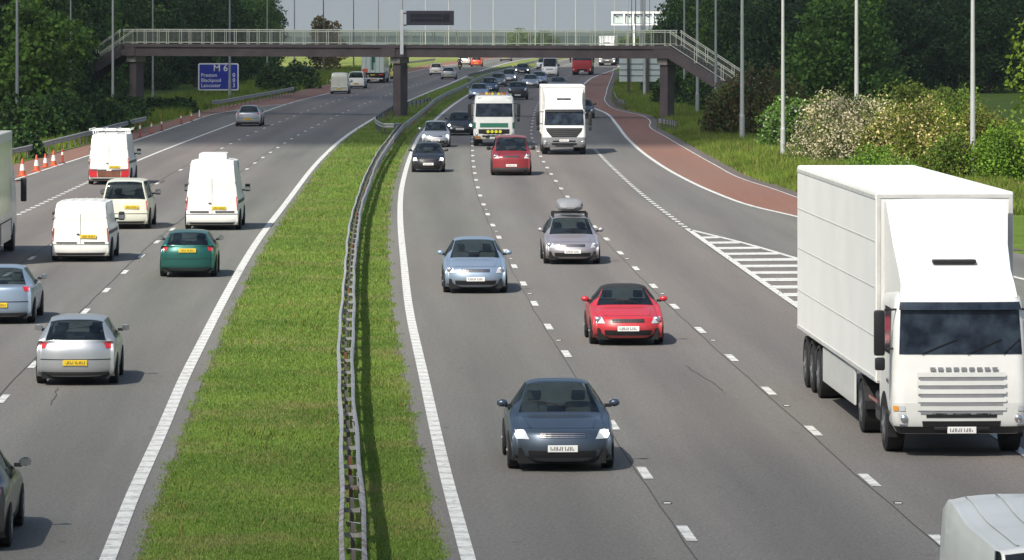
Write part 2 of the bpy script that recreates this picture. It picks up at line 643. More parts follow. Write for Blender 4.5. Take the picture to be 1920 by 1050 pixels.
while y > 95:
    a, b_ = L3(y) + .1, CR(y - .2) - .1
    if b_ - a > .35:
        t = np.interp(y, [100, 160], [1.6, 1.35])
        mk.add([(a, y - t / 2 - .3, .0205), (b_, y - t / 2, .0205), (b_, y + t / 2, .0205), (a, y + t / 2 - .3, .0205)], [(0, 1, 2, 3)], 'line_paint')
    y -= 3.55
mk.build('road_markings', smooth='keep', kind='structure')
# tar joints between the laid lanes, and a few cracks
mj = MB()
for f, a, b_, w in ((L1, 20, 420, .018), (L2, 20, 420, .02), (LB, 40, 300, .025), (LA, 40, 300, .025), (L3, 20, 260, .02)):
    G = []
    for y in yr(a, b_, 2.5):
        x = f(y) + random.uniform(-.02, .02) - .12
        G.append([(x - w / 2, y, .0165 + gz(y)), (x + w / 2, y, .0165 + gz(y))])
    mj.grid(G, 'joint_tar', flip=True)
for (px, py, n) in ((1355, 735, 8), (95, 760, 5)):
    x, y = W(px, py); G = []
    for k in range(n * 2):
        G.append([(x - .009, y, .0168), (x + .009, y, .0168)])
        y += .45; x += random.uniform(-.075, .02)
    mj.grid(G, 'joint_tar', flip=True)
mj.build('road_joints', smooth='keep', kind='structure')

# reflecting road studs
k = 0
for f in (L1, L2, L3):
    y = d0 + 5.2 - 9 * 2
    while y < 190:
        px = 960 + f(y) * F / y
        if y > 63 and px < 1915 and not (f is L3 and y < 125):
            s_ = MB()
            s_.bbox(-.07, .07, -.09, .09, 0, .022, 'dark_grey_trim', .012)
            o = s_.build('road_stud', smooth=False)
            o.location = (f(y) + .02, y, .019)
            s2 = MB(); s2.bbox(-.055, .055, -.1, -.086, .004, .02, 'plate_white', .003)
            s2.build('reflector', o)
            tag(o, 'small white reflecting road stud set in the joint between two lane dashes', 'road stud', 'reflecting road studs between the lanes')
        y += 18.0

# ------------------------------------------------------------------ grass blades
def blades(name, pts, hs, ws, mat, lean=.35, n=3, label=None, cat=None, extra=None):
    """pts (N,3); every tuft has n triangular blades"""
    N = len(pts)
    P = np.repeat(pts, n, axis=0); Hh = np.repeat(hs, n) * rng.uniform(.6, 1.15, N * n); Ww = np.repeat(ws, n)
    a = rng.uniform(0, 2 * PI, N * n); b_ = rng.uniform(0, 2 * PI, N * n)
    P = P + np.stack([rng.normal(0, .02, N * n) + Ww * np.cos(b_), rng.normal(0, .02, N * n), np.zeros(N * n)], 1)
    d = np.stack([np.cos(a), np.sin(a), np.zeros(N * n)], 1) * (Ww / 2)[:, None]
    ln = rng.uniform(0, lean, N * n) * Hh
    top = P + np.stack([np.cos(b_) * ln, np.sin(b_) * ln, Hh], 1)
    V = np.stack([P - d, P + d, top], 1).reshape(-1, 3)
    me = bpy.data.meshes.new(name)
    nt_ = N * n
    me.vertices.add(nt_ * 3); me.vertices.foreach_set('co', V.astype(np.float32).ravel())
    me.loops.add(nt_ * 3); me.loops.foreach_set('vertex_index', np.arange(nt_ * 3, dtype=np.int32))
    me.polygons.add(nt_); me.polygons.foreach_set('loop_start', np.arange(0, nt_ * 3, 3, dtype=np.int32))
    me.polygons.foreach_set('loop_total', np.full(nt_, 3, dtype=np.int32))
    me.materials.append(M[mat])
    if extra:
        me.materials.append(M[extra[0]])
        me.polygons.foreach_set('material_index', (rng.random(nt_) < extra[1]).astype(np.int32))
    me.update(); me.validate()
    o = bpy.data.objects.new(name, me); COL.objects.link(o)
    return tag(o, label, cat, None, 'stuff')


# median: even cover in the picture needs fewer tufts with distance
def sample_strip(fl, fr, y0, y1, N, power=2.0):
    u = rng.random(N)
    # density ~ 1/y^power
    q = 1 - power
    y = (y0**q + u * (y1**q - y0**q)) ** (1 / q)
    x = np.array([fl(t) + (fr(t) - fl(t)) * r for t, r in zip(y, rng.random(N))])
    return np.stack([x, y, np.full(N, 0.0)], 1)


mf = lambda y: LE(y) + np.interp(y, [100, 300, 500], [.42, .3, .4]) + .03
mr_ = lambda y: RE(y) - np.interp(y, [60, 150, 300], [.34, .5, .3]) - .03
pts = sample_strip(mf, mr_, 60, 460, 190000, 2.2)
# ragged outline: tufts creep over the edge
pts[:, 0] += rng.normal(0, .075, len(pts)) + .09 * np.sin(pts[:, 1] * 1.3) * np.sin(pts[:, 1] * .37)
sz = np.interp(pts[:, 1], [60, 120, 300, 460], [.042, .06, .11, .15]) * rng.uniform(.6, 1.4, len(pts))
blades('grass', pts, sz, sz * .42, 'blade', .9, 3, 'short green mown grass covering the strip between the carriageways', 'grass', ('straw', .03))
# coarser weeds
pts = sample_strip(mf, mr_, 62, 430, 2600, 1.8)
sel = rng.random(len(pts)) < np.where(np.sin(pts[:, 1] * .31 + pts[:, 0] * 1.1) * np.sin(pts[:, 0] * 1.9 + pts[:, 1] * .13) > .25, .9, .12)
pts = pts[sel]
sz = np.interp(pts[:, 1], [60, 300], [.12, .22]) * rng.uniform(.6, 1.4, len(pts))
blades('weed', pts, sz, sz * .16, 'blade_tall', .6, 6, 'scattered coarse yellowish weeds poking out of the median grass', 'weeds', ('straw', .25))
# rough verge on the right: knee high grass
vf = lambda y: VR(y) + .55
vg = lambda y: VR(y) + np.interp(y, [180, 230, 300, 400], [13, 9.5, 9, 12])
pts = sample_strip(vf, vg, 176, 520, 48000, 1.6)
e = np.minimum(1, (pts[:, 0] - np.array([VR(t) for t in pts[:, 1]])) / 1.6)
sz = rng.uniform(.18, .5, len(pts)) * e + .08
blades('tall_grass', pts, sz, sz * .08 + .018, 'blade_tall', .8, 5, 'uncut knee high grass on the verge beside the red hard shoulder', 'grass', ('straw', .12))
vf = lambda y: VL(y) - np.interp(y, [180, 600], [10, 9])
pts = sample_strip(vf, lambda y: VL(y) - .3, 215, 640, 22000, 1.6)
sz = rng.uniform(.25, .7, len(pts))
blades('verge_grass', pts, sz, sz * .09 + .02, 'blade_tall', .5, 4, 'rough dark grass between the left crash barriers and the trees', 'grass', ('straw', .06))

# ------------------------------------------------------------------ crash barriers
simple('post_steel', (.10, .095, .09), .7)
def wbeam(mb, path, m, z0=.45, face=1):
    """path: (x,y) points; corrugated beam, lies along the path, waves towards face"""
    prof = [(0, 0), (.045, .035), (.045, .10), (.005, .145), (.005, .165), (.045, .21), (.045, .275), (0, .31)]
    G = []
    n = len(path)
    for i, (x, y) in enumerate(path):
        a = Vector(path[min(i + 1, n - 1)]) - Vector(path[max(i - 1, 0)])
        a.normalize(); nx, ny = -a.y * face, a.x * face
        G.append([(x + nx * u, y + ny * u, z0 + v + gz(y)) for u, v in prof]
                 + [(x + nx * (u - .02), y + ny * (u - .02), z0 + v + gz(y)) for u, v in prof[::-1]])
    G = [r + [r[0]] for r in G]
    mb.grid(G, m)


def resample(pts, st):
    out = [pts[0]]; acc = 0
    for a, b_ in zip(pts[:-1], pts[1:]):
        d = math.dist(a, b_); t = st - acc
        while t < d:
            out.append((a[0] + (b_[0] - a[0]) * t / d, a[1] + (b_[1] - a[1]) * t / d)); t += st
        acc = d - (t - st)
    return out


def smooth_pts(pts, st=1.0):
    c = Curve(pts); a, b_ = c.y[0], c.y[-1]
    return [(c(y), y) for y in yr(a, b_, st)]


def chaikin(pts, k=2):
    for _ in range(k):
        q = [pts[0]]
        for a, b_ in zip(pts[:-1], pts[1:]):
            q += [tuple(.75 * u + .25 * v for u, v in zip(a, b_)), tuple(.25 * u + .75 * v for u, v in zip(a, b_))]
        pts = q + [pts[-1]]
    return pts


def barrier(path, label, faces=(1,), spacing=3.2, mat='galvanised', near_posts=100, ramp_start=False, gap=.13, group=None):
    root = empty('crash_barrier', (0, 0, 0), 0, label, 'crash barrier', group)
    fine = resample(path, 1.6) if len(path) < 400 else path
    n = len(fine)
    for f in faces:
        off = []
        for i, (x, y) in enumerate(fine):
            a = Vector(fine[min(i + 1, n - 1)]) - Vector(fine[max(i - 1, 0)]); a.normalize()
            # slight waviness of old bolted beams
            w = .012 * math.sin(i * .9 + f) + .015 * math.sin(i * .23)
            off.append((x - a.y * f * (gap + w), y + a.x * f * (gap + w)))
        m_ = MB(); wbeam(m_, off, mat, face=f)
        # splice plates and bolts every second beam length
        for i in range(1, n - 1, 2):
            x, y = off[i]
            if y < 150:
                a = Vector(off[i + 1]) - Vector(off[i - 1]); a.normalize()
                for zz in (.53, .68):
                    m_.cyl((x - a.y * f * .04, y + a.x * f * .04, zz), (x - a.y * f * .065, y + a.x * f * .065, zz), .018, .018, 'dark_grey_trim', 6)
        m_.build('rail', root, smooth='auto')
    ps = resample(path, spacing)
    rest = MB()
    for k, (x, y) in enumerate(ps):
        a = Vector(ps[min(k + 1, len(ps) - 1)]) - Vector(ps[max(k - 1, 0)])
        an = math.atan2(-a.x, a.y) if a.length else 0
        rt = Matrix.Rotation(an, 3, 'Z')
        m_ = rest if k >= near_posts else MB()
        c = Vector((x, y, gz(y)))
        m_.box(-.03, .03, -.055, -.048, 0, .72, 'post_steel' if k % 7 else 'rust', rt, c)
        m_.box(-.03, .03, .048, .055, 0, .72, 'post_steel', rt, c)
        m_.box(-.004, .004, -.048, .048, 0, .72, 'post_steel', rt, c)
        if len(faces) == 2:
            # spacer channel rising between the two beams
            m_.box(-gap + .01, gap - .01, -.06, .06, .52, .58, 'galvanised', rt, c)
            m_.add([tuple(rt @ Vector(p) + c) for p in ((-gap + .02, .06, .74), (gap - .02, .06, .70), (gap - .02, 1.1, .60), (-gap + .05, .5, .60))], [(0, 1, 2, 3)], 'pole_light')
        if k < near_posts:
            m_.build('post', root)
    if rest.v:
        tag(rest.build('post', root), kind='stuff')
    return root


MID = [W(663, 1150, .65), W(663, 1050, .65), W(656, 850, .65), W(648, 700, .65), W(653, 560, .65), W(656, 500, .65), W(662, 440, .65), W(668.5, 400, .65),
       W(683, 354, .65), W(696, 320, .65), W(713, 288, .65), W(731, 263, .65), W(741, 249, .65), W(755, 233, .65), W(774, 219, .65),
       W(800, 198, .65), W(813, 187, .65), W(863, 163, .65), (-3.4, 512), (-.8, 572), (2.4, 650), (6.2, 718), (11.4, 800), (18, 880)]
MIDC = Curve(MID)
barrier([(MIDC(y), y) for y in yr(51, 292, 2.0)], 'double sided steel crash barrier running down the middle grass strip, rusty at its near end', (1, -1), near_posts=99)
barrier([(MIDC(y) + .1, y) for y in yr(292, 880, 4)], 'single steel crash barrier curving past the bridge pier towards the far traffic', (-1,), near_posts=90, gap=.05)
BR = chaikin([(MIDC(292) - .15, 292), W(722, 236, .65), W(707, 229, .65), W(703, 221, .65), W(712, 215, .65), (-9.25, 340), (-9.1, 352), (-8.3, 362), (-7.1, 376), (-6.8, 384)])
barrier(resample(BR, 1.2), 'barrier branch that swings left around the foot of the middle bridge pier', (1,), gap=.03)
BR2 = chaikin([(-4.1, 492), (-5.2, 508), (-5.0, 522), (-3.9, 545), (-2.0, 572), (.2, 605)])
barrier(resample(BR2, 1.6), 'short dark barrier branch in the far part of the middle grass strip', (1,), gap=.03)
# left verge
barrier(resample(chaikin([W(20, 283, .65), W(62, 274, .65), W(105, 263, .65), W(160, 250, .65), W(220, 234, .65), W(278, 220, .65)]), 1.6), 'long crash barrier on the left verge behind the traffic cones', (-1,), gap=.03)
barrier(resample(chaikin([W(396, 198, .35), W(408, 191, .65), W(450, 183, .65), W(500, 175, .65), W(555, 164, .65)]), 1.6), 'crash barrier below the blue route sign', (-1,), gap=.03)
barrier(resample(chaikin([W(756, 121, .35), W(770, 116, .65), W(795, 113, .65), W(818, 110, .65)]), 2.2), 'far crash barrier seen right of the middle pier beside the distant red shoulder', (-1,), gap=.03)
# right verge
barrier(resample(chaikin([W(1233, 224, .65), W(1250, 226, .65), W(1273, 232, .65)]), 1.2), 'short crash barrier guarding the right bridge pier', (1,), spacing=1.6, gap=.03)
barrier(resample(chaikin([W(1151, 175, .65), W(1153, 184, .65), W(1162, 188, .65), W(1173, 191, .65)]), 1.2), 'small bent crash barrier in front of the back of the big road sign', (1,), spacing=1.6, gap=.03)

# ------------------------------------------------------------------ footbridge
bl = Vector(((250 - 960) / F * 352, 352, 0)); br = Vector(((1256 - 960) / F * 331, 331, 0))
bx = (br - bl).normalized(); blen = (br - bl).length
ang = math.atan2(bx.y, bx.x)
bridge = empty('footbridge', bl, ang, 'brown concrete footbridge with cream railings spanning the whole motorway', 'footbridge')
ZT, ZB = 5.49, 4.55
mb = MB()
mb.box(-.5, blen + .35, -1.05, 1.05, ZT - .24, ZT, 'concrete')
mb.box(.6, blen - .6, -.93, -.55, ZB, ZT - .24, 'concrete')
mb.box(.6, blen - .6, .55, .93, ZB, ZT - .24, 'concrete')
mb.box(.6, blen - .6, -.55, .55, ZT - .40, ZT - .24, 'concrete')
for xx in (-.5, blen * .5 - .9 + .35, blen - .9):
    mb.box(xx, xx + 1.25, -1.03, 1.03, ZB + .002, ZT - .25, 'concrete')
mb.build('deck', bridge, smooth=False)
pcx = Vector(((755 - 960) / F * 341.5, 341.5, 0)); tpc = (pcx - bl).dot(bx)
for t, lab in ((.32, None), (tpc, None), (blen - .2, None)):
    p = MB()
    p.box(t - .5, t + .32, -.75, .75, ZB - .48, ZB - .002, 'concrete_cap')
    o = p.build('pier_cap', bridge)
    p = MB()
    p.bbox(t - .36, t + .30, -.6, .6, -.4, ZB - .48, 'concrete', .05, 1)
    p.build('pier', bridge)


def parapet(root, x0, z0, x1, z1, yy, name='parapet', step=2.0):
    """sloping or level railing in the local xz plane at y=yy"""
    p = MB()
    dx = x1 - x0; n = max(1, int(round(abs(dx) / step)))
    for k in range(2):
        zo = 1.12 - k * .13
        p.cyl((x0, yy, z0 + zo), (x1, yy, z1 + zo), .032, .032, 'parapet_paint', 6)
    p.cyl((x0, yy, z0 + .12), (x1, yy, z1 + .12), .026, .026, 'parapet_paint', 6)
    for k in range(n + 1):
        t = k / n; x = x0 + dx * t; z = z0 + (z1 - z0) * t
        for s_ in (-.09, .09):
            if (k == 0 and s_ * dx < 0) or (k == n and s_ * dx > 0):
                continue
            p.box(x + s_ - .022, x + s_ + .022, yy - .022, yy + .022, z, z + 1.12, 'parapet_paint')
        p.box(x - .14, x + .14, yy - .05, yy + .05, z, z + .03, 'parapet_paint')
    o = p.build(name, root)
    q = MB()
    m = int(abs(dx) / .115)
    for k in range(1, m):
        t = k / m; x = x0 + dx * t; z = z0 + (z1 - z0) * t
        q.box(x - .0065, x + .0065, yy - .0065, yy + .0065, z + .13, z + .98, 'bar_paint')
    q.build('railing_bars', o)


for yy in (-.98, .98):
    parapet(bridge, -.35, ZT, blen + .15, ZT, yy)
# stair flights
for sx, x0 in ((-1, -.5), (1, blen + .35)):
    run = 8.6
    x1 = x0 + sx * run; drop = run * .585
    p = MB()
    for yy in (-.98, .98):
        a, b_ = (yy - .07, yy + .07)
        p.prism([(x0, ZT), (x1, ZT - drop), (x1, ZT - drop - .85), (x0, ZT - .95)], 1, a, b_, 'concrete')
    ns = 28
    for k in range(ns):
        xa = x0 + sx * run * k / ns; xb = x0 + sx * run * (k + 1) / ns
        p.box(min(xa, xb), max(xa, xb), -.9, .9, ZT - drop * (k + 1) / ns - .2, ZT - drop * (k + .6) / ns - .02, 'concrete')
    p.build('stair', bridge)
    for yy in (-.98, .98):
        parapet(bridge, x0 + sx * .05 - .1 * 0, ZT, x1, ZT - drop, yy)

# matrix message sign on its own pole, clamped to the deck
vz = 339.6
vx = (753.5 - 960) / F * vz
vms = empty('message_sign', (vx, vz, 0), 0, 'dark electronic message sign on a white pole above the middle of the footbridge', 'message sign')
p = MB()
p.bbox(-.13, .13, -.12, .12, 4.75, H + (22 - 19) / F * vz + .02, 'white_metal', .03, 1)
p.build('pole', vms)
p = MB()
for zz in (7.9, 7.0):
    p.box(.13, .36, -.05, .05, zz - .07, zz + .03, 'dark_grey_trim')
p.build('bracket', vms)
p = MB()
p.bbox(.34, 3.95, -.16, .16, 6.98, 8.08, 'vms_dark', .05, 2)
o = p.build('sign_case', vms)
p = MB()
for r_ in range(2):
    for k in range(8):
        x = .66 + k * .30
        p.box(x, x + .27, -.172, -.163, 7.24 + r_ * .34, 7.24 + r_ * .34 + .25, 'vms_face')
p.box(3.1, 3.62, -.172, -.163, 7.24, 7.83, 'vms_face')
p.build('display', o)

# ------------------------------------------------------------------ blue route sign
def text_mesh(txt, size, name, parent, loc, mat, align='LEFT', bold=.012):
    cu = bpy.data.curves.new(name, 'FONT')
    cu.body = txt; cu.size = size; cu.extrude = .004; cu.offset = bold
    cu.align_x = align; cu.resolution_u = 3
    tmp = bpy.data.objects.new(name, cu); COL.objects.link(tmp)
    bpy.context.view_layer.update()
    dg = bpy.context.evaluated_depsgraph_get()
    me = bpy.data.meshes.new_from_object(tmp.evaluated_get(dg))
    bpy.data.objects.remove(tmp)
    me.materials.clear(); me.materials.append(M[mat])
    o = bpy.data.objects.new(name, me); COL.objects.link(o)
    o.parent = parent; o.location = loc; o.rotation_euler = (R(90), 0, 0)
    return o


def rrect(x0, x1, z0, z1, r, n=6):
    out = []
    for cx, cz, a in ((x1 - r, z1 - r, 0), (x0 + r, z1 - r, 90), (x0 + r, z0 + r, 180), (x1 - r, z0 + r, 270)):
        for k in range(n + 1):
            t = R(a + 90 * k / n)
            out.append((cx + r * math.cos(t), cz + r * math.sin(t)))
    return out


sy = 428.0
def sX(px): return (px - 960) / F * sy
def sZ(py): return H - (py - HY) * sy / F
sg = empty('route_sign', (sX(410), sy, 0), 0, 'blue motorway route sign reading M6 Preston Blackpool Lancaster', 'road sign')
x0, x1, z1, z0 = sX(371.5) - sX(410), sX(447.5) - sX(410), sZ(118.5), sZ(169.5)
p = MB(); p.prism(rrect(x0, x1, z0, z1, .17), 1, 0, .03, 'sign_white'); bd = p.build('sign_board', sg)
p = MB(); p.prism(rrect(x0 + .12, x1 - .12, z0 + .12, z1 - .12, .1), 1, -.006, .0, 'sign_blue'); p.build('sign_face', sg)
for xx in (x0 + .75, x1 - .75):
    p = MB(); p.cyl((xx, .08, -.2), (xx, .08, z1 - .1), .06, .06, 'pole_grey', 8); p.build('post', sg)
wd = x1 - x0; hh = z1 - z0
def tz(v): return z1 - hh * (v - 130) / (890 - 130)
def tx(v): return x0 + wd * (v - 170) / (1315 - 170)
text_mesh('M 6', 1.05, 'route_number', sg, (tx(595), -.012, tz(352)), 'sign_white', bold=.004).scale = (.86, .86, 1)
for t, zz in (('Preston', 508), ('Blackpool', 652), ('Lancaster', 797)):
    text_mesh(t, .49, 'place_name', sg, (tx(250), -.012, tz(zz)), 'sign_white', bold=.004).scale = (1.0, 1.0, 1)
for t, zz in (('0', 514), ('0', 658), ('3', 802)):
    text_mesh(t, .54, 'distance', sg, (tx(1180), -.012, tz(zz)), 'sign_white', 'CENTER', .006)
# little dark blue sign further on
p = MB()
x, y = W(573, 146)
s2 = empty('small_sign', (x, y, 0), 0, 'small dark blue board at the foot of the trees beyond the route sign', 'road sign')
p.box(-.75, .75, 0, .04, .35, 1.35, 'sign_blue'); p.build('sign_board', s2)
p = MB(); p.box(-.55, -.47, .05, .12, 0, 1.3, 'pole_grey'); p.build('post', s2)
p = MB(); p.box(.47, .55, .05, .12, 0, 1.3, 'pole_grey'); p.build('post', s2)

# back of the big direction sign, right verge
sy = 424.0
bs = empty('direction_sign', (sX(1204), sy, 0), 0, 'back of a large pale direction sign behind the right bridge pier', 'road sign')
for k, (a, b_) in enumerate(((1161, 1176.5), (1181.5, 1211), (1216.5, 1247))):
    for j, (za, zb) in enumerate(((96, 108), (108.6, 119.5), (120, 130.5), (131, 141.5), (142, 153))):
        if k == 0 and j < 0: continue
        p = MB()
        p.box(sX(a) - sX(1204), sX(b_) - sX(1204), 0, .05, sZ(zb), sZ(za) - .02, 'panel_grey')
        p.build('panel', bs)
p = MB()
for za in (108.3, 119.8, 130.8, 141.8):
    p.box(sX(1161) - sX(1204), sX(1247) - sX(1204), -.04, .0 - .002, sZ(za) - .03, sZ(za) + .03, 'dark_grey_trim')
p.build('rail', bs)
for a, zb in ((1178.5, 185), (1214, 177)):
    p = MB()
    p.box(sX(a) - .13 - sX(1204), sX(a) + .13 - sX(1204), -.25, -.045, -.3, sZ(96), 'sign_brown_post')
    p.build('post', bs)

# white gantry far beyond the bridge
gy = 905.0; gz_ = gz(gy)
gX = lambda px: (px - 960) / F * gy
gZ = lambda py: H - (py - HY) * gy / F
gt = empty('sign_gantry', (gX(1190), gy, gz_), 0, 'white frame sign gantry seen from behind above the far end of the footbridge', 'gantry')
o0 = gX(1190)
p = MB()
for a, b_, c_, d_ in ((1146, 1246, 21.5, 25.5), (1146, 1246, 44.5, 47.5)):
    p.box(gX(a) - o0, gX(b_) - o0, -.3, .3, gZ(d_) - gz_, gZ(c_) - gz_, 'white_metal')
for a in (1148, 1170, 1187, 1206, 1224, 1244):
    p.box(gX(a - 1.6) - o0, gX(a + 1.6) - o0, -.28, .28, gZ(44.5) - gz_, gZ(25.5) - gz_, 'white_metal')
p.build('frame', gt)
for a, b_ in ((1150, 1168), (1172, 1185), (1189, 1204), (1208, 1222), (1226, 1242)):
    p = MB(); p.box(gX(a) - o0, gX(b_) - o0, .1, .2, gZ(43) - gz_, gZ(31) - gz_, 'panel_grey'); p.build('panel', gt)
    p = MB()
    p.box(gX(a) - o0, gX(b_) - o0, .0, .1, gZ(27.5) - gz_, gZ(26.3) - gz_, 'dark_grey_trim')
    p.cyl((gX(a) - o0, .05, gZ(27) - gz_), (gX(a + 9) - o0, .05, gZ(32) - gz_), .1, .1, 'dark_grey_trim', 5)
    p.build('lamp_arm', gt)
for a in (1188.5, 1224):
    p = MB(); p.box(gX(a) - o0 - .18, gX(a) - o0 + .18, -.2, .2, 0, gZ(47.5) - gz_, 'white_metal'); p.build('leg', gt)

# ------------------------------------------------------------------ lighting columns
def column(px, py, wpx, mat, label, side=1, height=12.0, Z=None, z0=0.0):
    if Z is None:
        x, y = W(px, py)
    else:
        y = Z; x = (px - 960) / F * Z
    g0 = gz(y)
    w = wpx * y / F / 2
    r = empty('lamp_post', (x, y, g0), 0, label, 'lamp post')
    p = MB()
    p.cyl((0, 0, 0), (0, 0, 1.6), w * 1.28, w * 1.25, mat, 12)
    p.cyl((0, 0, 1.6), (0, 0, 1.75), w * 1.25, w * 1.02, mat, 12, False)
    p.cyl((0, 0, 1.75), (0, 0, height), w * 1.02, w * .6, mat, 12)
    p.build('pole', r, smooth='auto')
    p = MB()
    pts = [(0, 0, height - .1), (side * .25, 0, height + .18), (side * .8, 0, height + .3), (side * 1.5, 0, height + .32)]
    p.tube(pts, w * .5, mat, 8); p.build('bracket', r, smooth='auto')
    p = MB(); p.bbox(min(side * 1.4, side * 2.1), max(side * 1.4, side * 2.1), -.14, .14, height + .24, height + .42, 'pole_grey', .05)
    ln = p.build('lantern', r)
    p = MB(); p.bbox(min(side * 1.5, side * 2.0), max(side * 1.5, side * 2.0), -.11, .11, height + .2, height + .245, 'lamp_glass', .02)
    p.build('lens', ln)
    return r


for px, py, w, m, lab in (
        (1824, 338, 10.0, 'pole_light', 'tall pale lighting column, rightmost and nearest, in front of the olive bushes'),
        (1606, 303, 8.8, 'pole_light', 'pale lighting column standing in front of the cream blossom bush'),
        (1468, 298, 7.6, 'pole_light', 'pale lighting column in front of the white flowered elder bush'),
        (1391.5, 267, 7.8, 'pole_light', 'pale lighting column beside the brown bush, fourth from the right'),
        (1342, 246, 5.6, 'pole_grey', 'grey lighting column at the lower end of the right stairs, by the brown bush'),
        (1307.5, 216, 6.0, 'pole_grey', 'grey lighting column crossing the middle of the right stair railing'),
        (1283, 197, 4.6, 'pole_grey', 'grey lighting column just right of the right bridge pier'),
        (1208.5, 182, 4.8, 'pole_light', 'light grey lighting column in front of the back of the direction sign')):
    column(px, py, w, M and m, lab, -1)
for px, Z, w, m, lab in (
        (1202, 470, 2.7, 'pole_grey', 'thin dark blue column behind the gantry, fourth of the close cluster'),
        (1205.2, 500, 2.7, 'pole_grey', 'thin column touching its neighbour, fifth of the cluster at the gantry'),
        (1218, 540, 1.8, 'pole_grey', 'thinnest column at the right end of the cluster before the gantry'),
        (1191.8, 560, 2.1, 'pole_dark', 'dark column, third of the close cluster before the gantry'),
        (1184.4, 610, 1.9, 'pole_dark', 'dark column, second of the close cluster before the gantry'),
        (1177.4, 660, 2.4, 'pole_grey', 'dark blue column, leftmost of the close cluster before the gantry')):
    column(px, 0, w, m, lab, -1, Z=Z)
for px, py, w, m, lab in (
        (32, 258, 6.6, 'pole_grey', 'tall grey lighting column at the far left edge before the trees'),
        (132.5, 246, 3.6, 'pole_grey', 'slender grey lighting column among the left trees, second from the left'),
        (211.5, 222, 5.0, 'pole_light', 'light lighting column where the left bridge stairs vanish into the trees'),
        (286.5, 198, 3.6, 'pole_grey', 'slender lighting column behind the bridge just right of the left pier'),
        (430.7, 186, 4.6, 'pole_grey', 'grey lighting column standing in front of the blue route sign'),
        (501, 166, 2.8, 'pole_grey', 'thin lighting column against the trees, right of the blue route sign'),
        (552, 157, 2.8, 'pole_grey', 'thin lighting column against the trees above the small dark sign'),
        (606.5, 138, 2.9, 'pole_dark', 'dark lighting column at the right edge of the left wood, by the cream van'),
        (663, 128, 2.3, 'pole_dark', 'dark thin lighting column against the sky, left of the small round tree'),
        (709.5, 119, 2.3, 'pole_dark', 'dark thin lighting column against the sky, right of the small round tree'),
        (755, 112, 2.3, 'pole_dark', 'dark thin column whose top rises behind the white sign pole')):
    column(px, py, w, m, lab, 1)
for px, Z, w, lab in (
        (797.8, 850, 2.0, 'pale distant column behind the dark message sign, its left one'),
        (841.3, 880, 2.1, 'pale distant column behind the dark message sign, its right one'),
        (883, 900, 2.2, 'pale distant lighting column just right of the message sign'),
        (925, 925, 2.4, 'pale distant lighting column left of the bright green far tree'),
        (1003.7, 950, 2.4, 'pale distant lighting column right of the bright green far tree'),
        (1041.5, 980, 2.0, 'pale distant lighting column midway between far tree and white gantry'),
        (1079.3, 1005, 2.4, 'pale distant lighting column above the distant red lorry'),
        (1115.8, 1030, 1.6, 'thin pale distant column above the far white lorry'),
        (1152, 1060, 1.4, 'thinnest pale distant column in front of the gantry left corner')):
    column(px, 0, w, 'pole_light', lab, -1, Z=Z, height=13.2)

# ------------------------------------------------------------------ cones and marker posts
def cone(px, py, h, lab):
    x, y = W(px, py)
    r = empty('traffic_cone', (x, y, .012), random.random(), lab, 'traffic cone', 'traffic cones beside the left hard shoulder')
    k = h / .9
    p = MB(); p.bbox(-.22 * k, .22 * k, -.22 * k, .22 * k, 0, .05, 'orange', .03); p.build('base', r)
    p = MB()
    lv = [(.05, .165), (.30, .13), (.30, .1301), (.62, .085), (.62, .0851), (.9, .04)]
    p.cyl((0, 0, .05 * k), (0, 0, .30 * k), .175 * k, .135 * k, 'orange', 14)
    p.cyl((0, 0, .62 * k), (0, 0, .9 * k), .088 * k, .045 * k, 'orange', 14); p.build('body', r, smooth='auto')
    p = MB(); p.cyl((0, 0, .30 * k), (0, 0, .62 * k), .137 * k, .09 * k, 'cone_white', 14); p.build('sleeve', r, smooth='auto')


cone(42, 331, .86, 'leftmost clearly visible orange and white cone, beside the left truck')
cone(68.5, 322, .84, 'orange and white cone, second in the row by the shoulder')
cone(85, 314.5, .72, 'orange and white cone, third in the row, dull in colour')
cone(100.5, 311.5, .82, 'orange and white cone, right end of the row of four')
cone(22.5, 343, .8, 'orange cone half hidden behind the green sided truck')
for px, py, h, c_, lab in ((117, 307, .72, 'red_post', 'short red marker post right after the four cones'),
                     (262.5, 258, .9, 'red_post', 'red marker post next to the box van with the roof rack'),
                     (284, 251, .75, 'orange', 'slim orange marker post, second right of the roof rack van'),
                     (303, 246, .75, 'red_post', 'dark red marker post, third right of the roof rack van'),
                     (339.5, 233.5, .7, 'red_post', 'red marker post standing alone on the red shoulder'),
                     (359, 228, .65, 'orange', 'orange marker post, second last before the silver car'),
                     (374, 221, .55, 'cone_white', 'white topped marker post, last one before the silver car')):
    x, y = W(px, py)
    r = empty('marker_post', (x, y, .012), 0, lab, 'marker post', 'marker posts along the left hard shoulder')
    p = MB(); p.cyl((0, 0, 0), (0, 0, .05), .17, .15, 'black_trim', 10); p.build('base', r)
    p = MB(); p.cyl((0, 0, .05), (0, 0, h), .055, .05, c_, 8); p.ball((0, 0, h), .05, .05, .03, c_, 8, 4); o = p.build('post', r, smooth='auto')
    p = MB(); p.cyl((0, 0, h * .62), (0, 0, h * .85), .0585, .056, 'cone_white', 8); p.build('band', o)

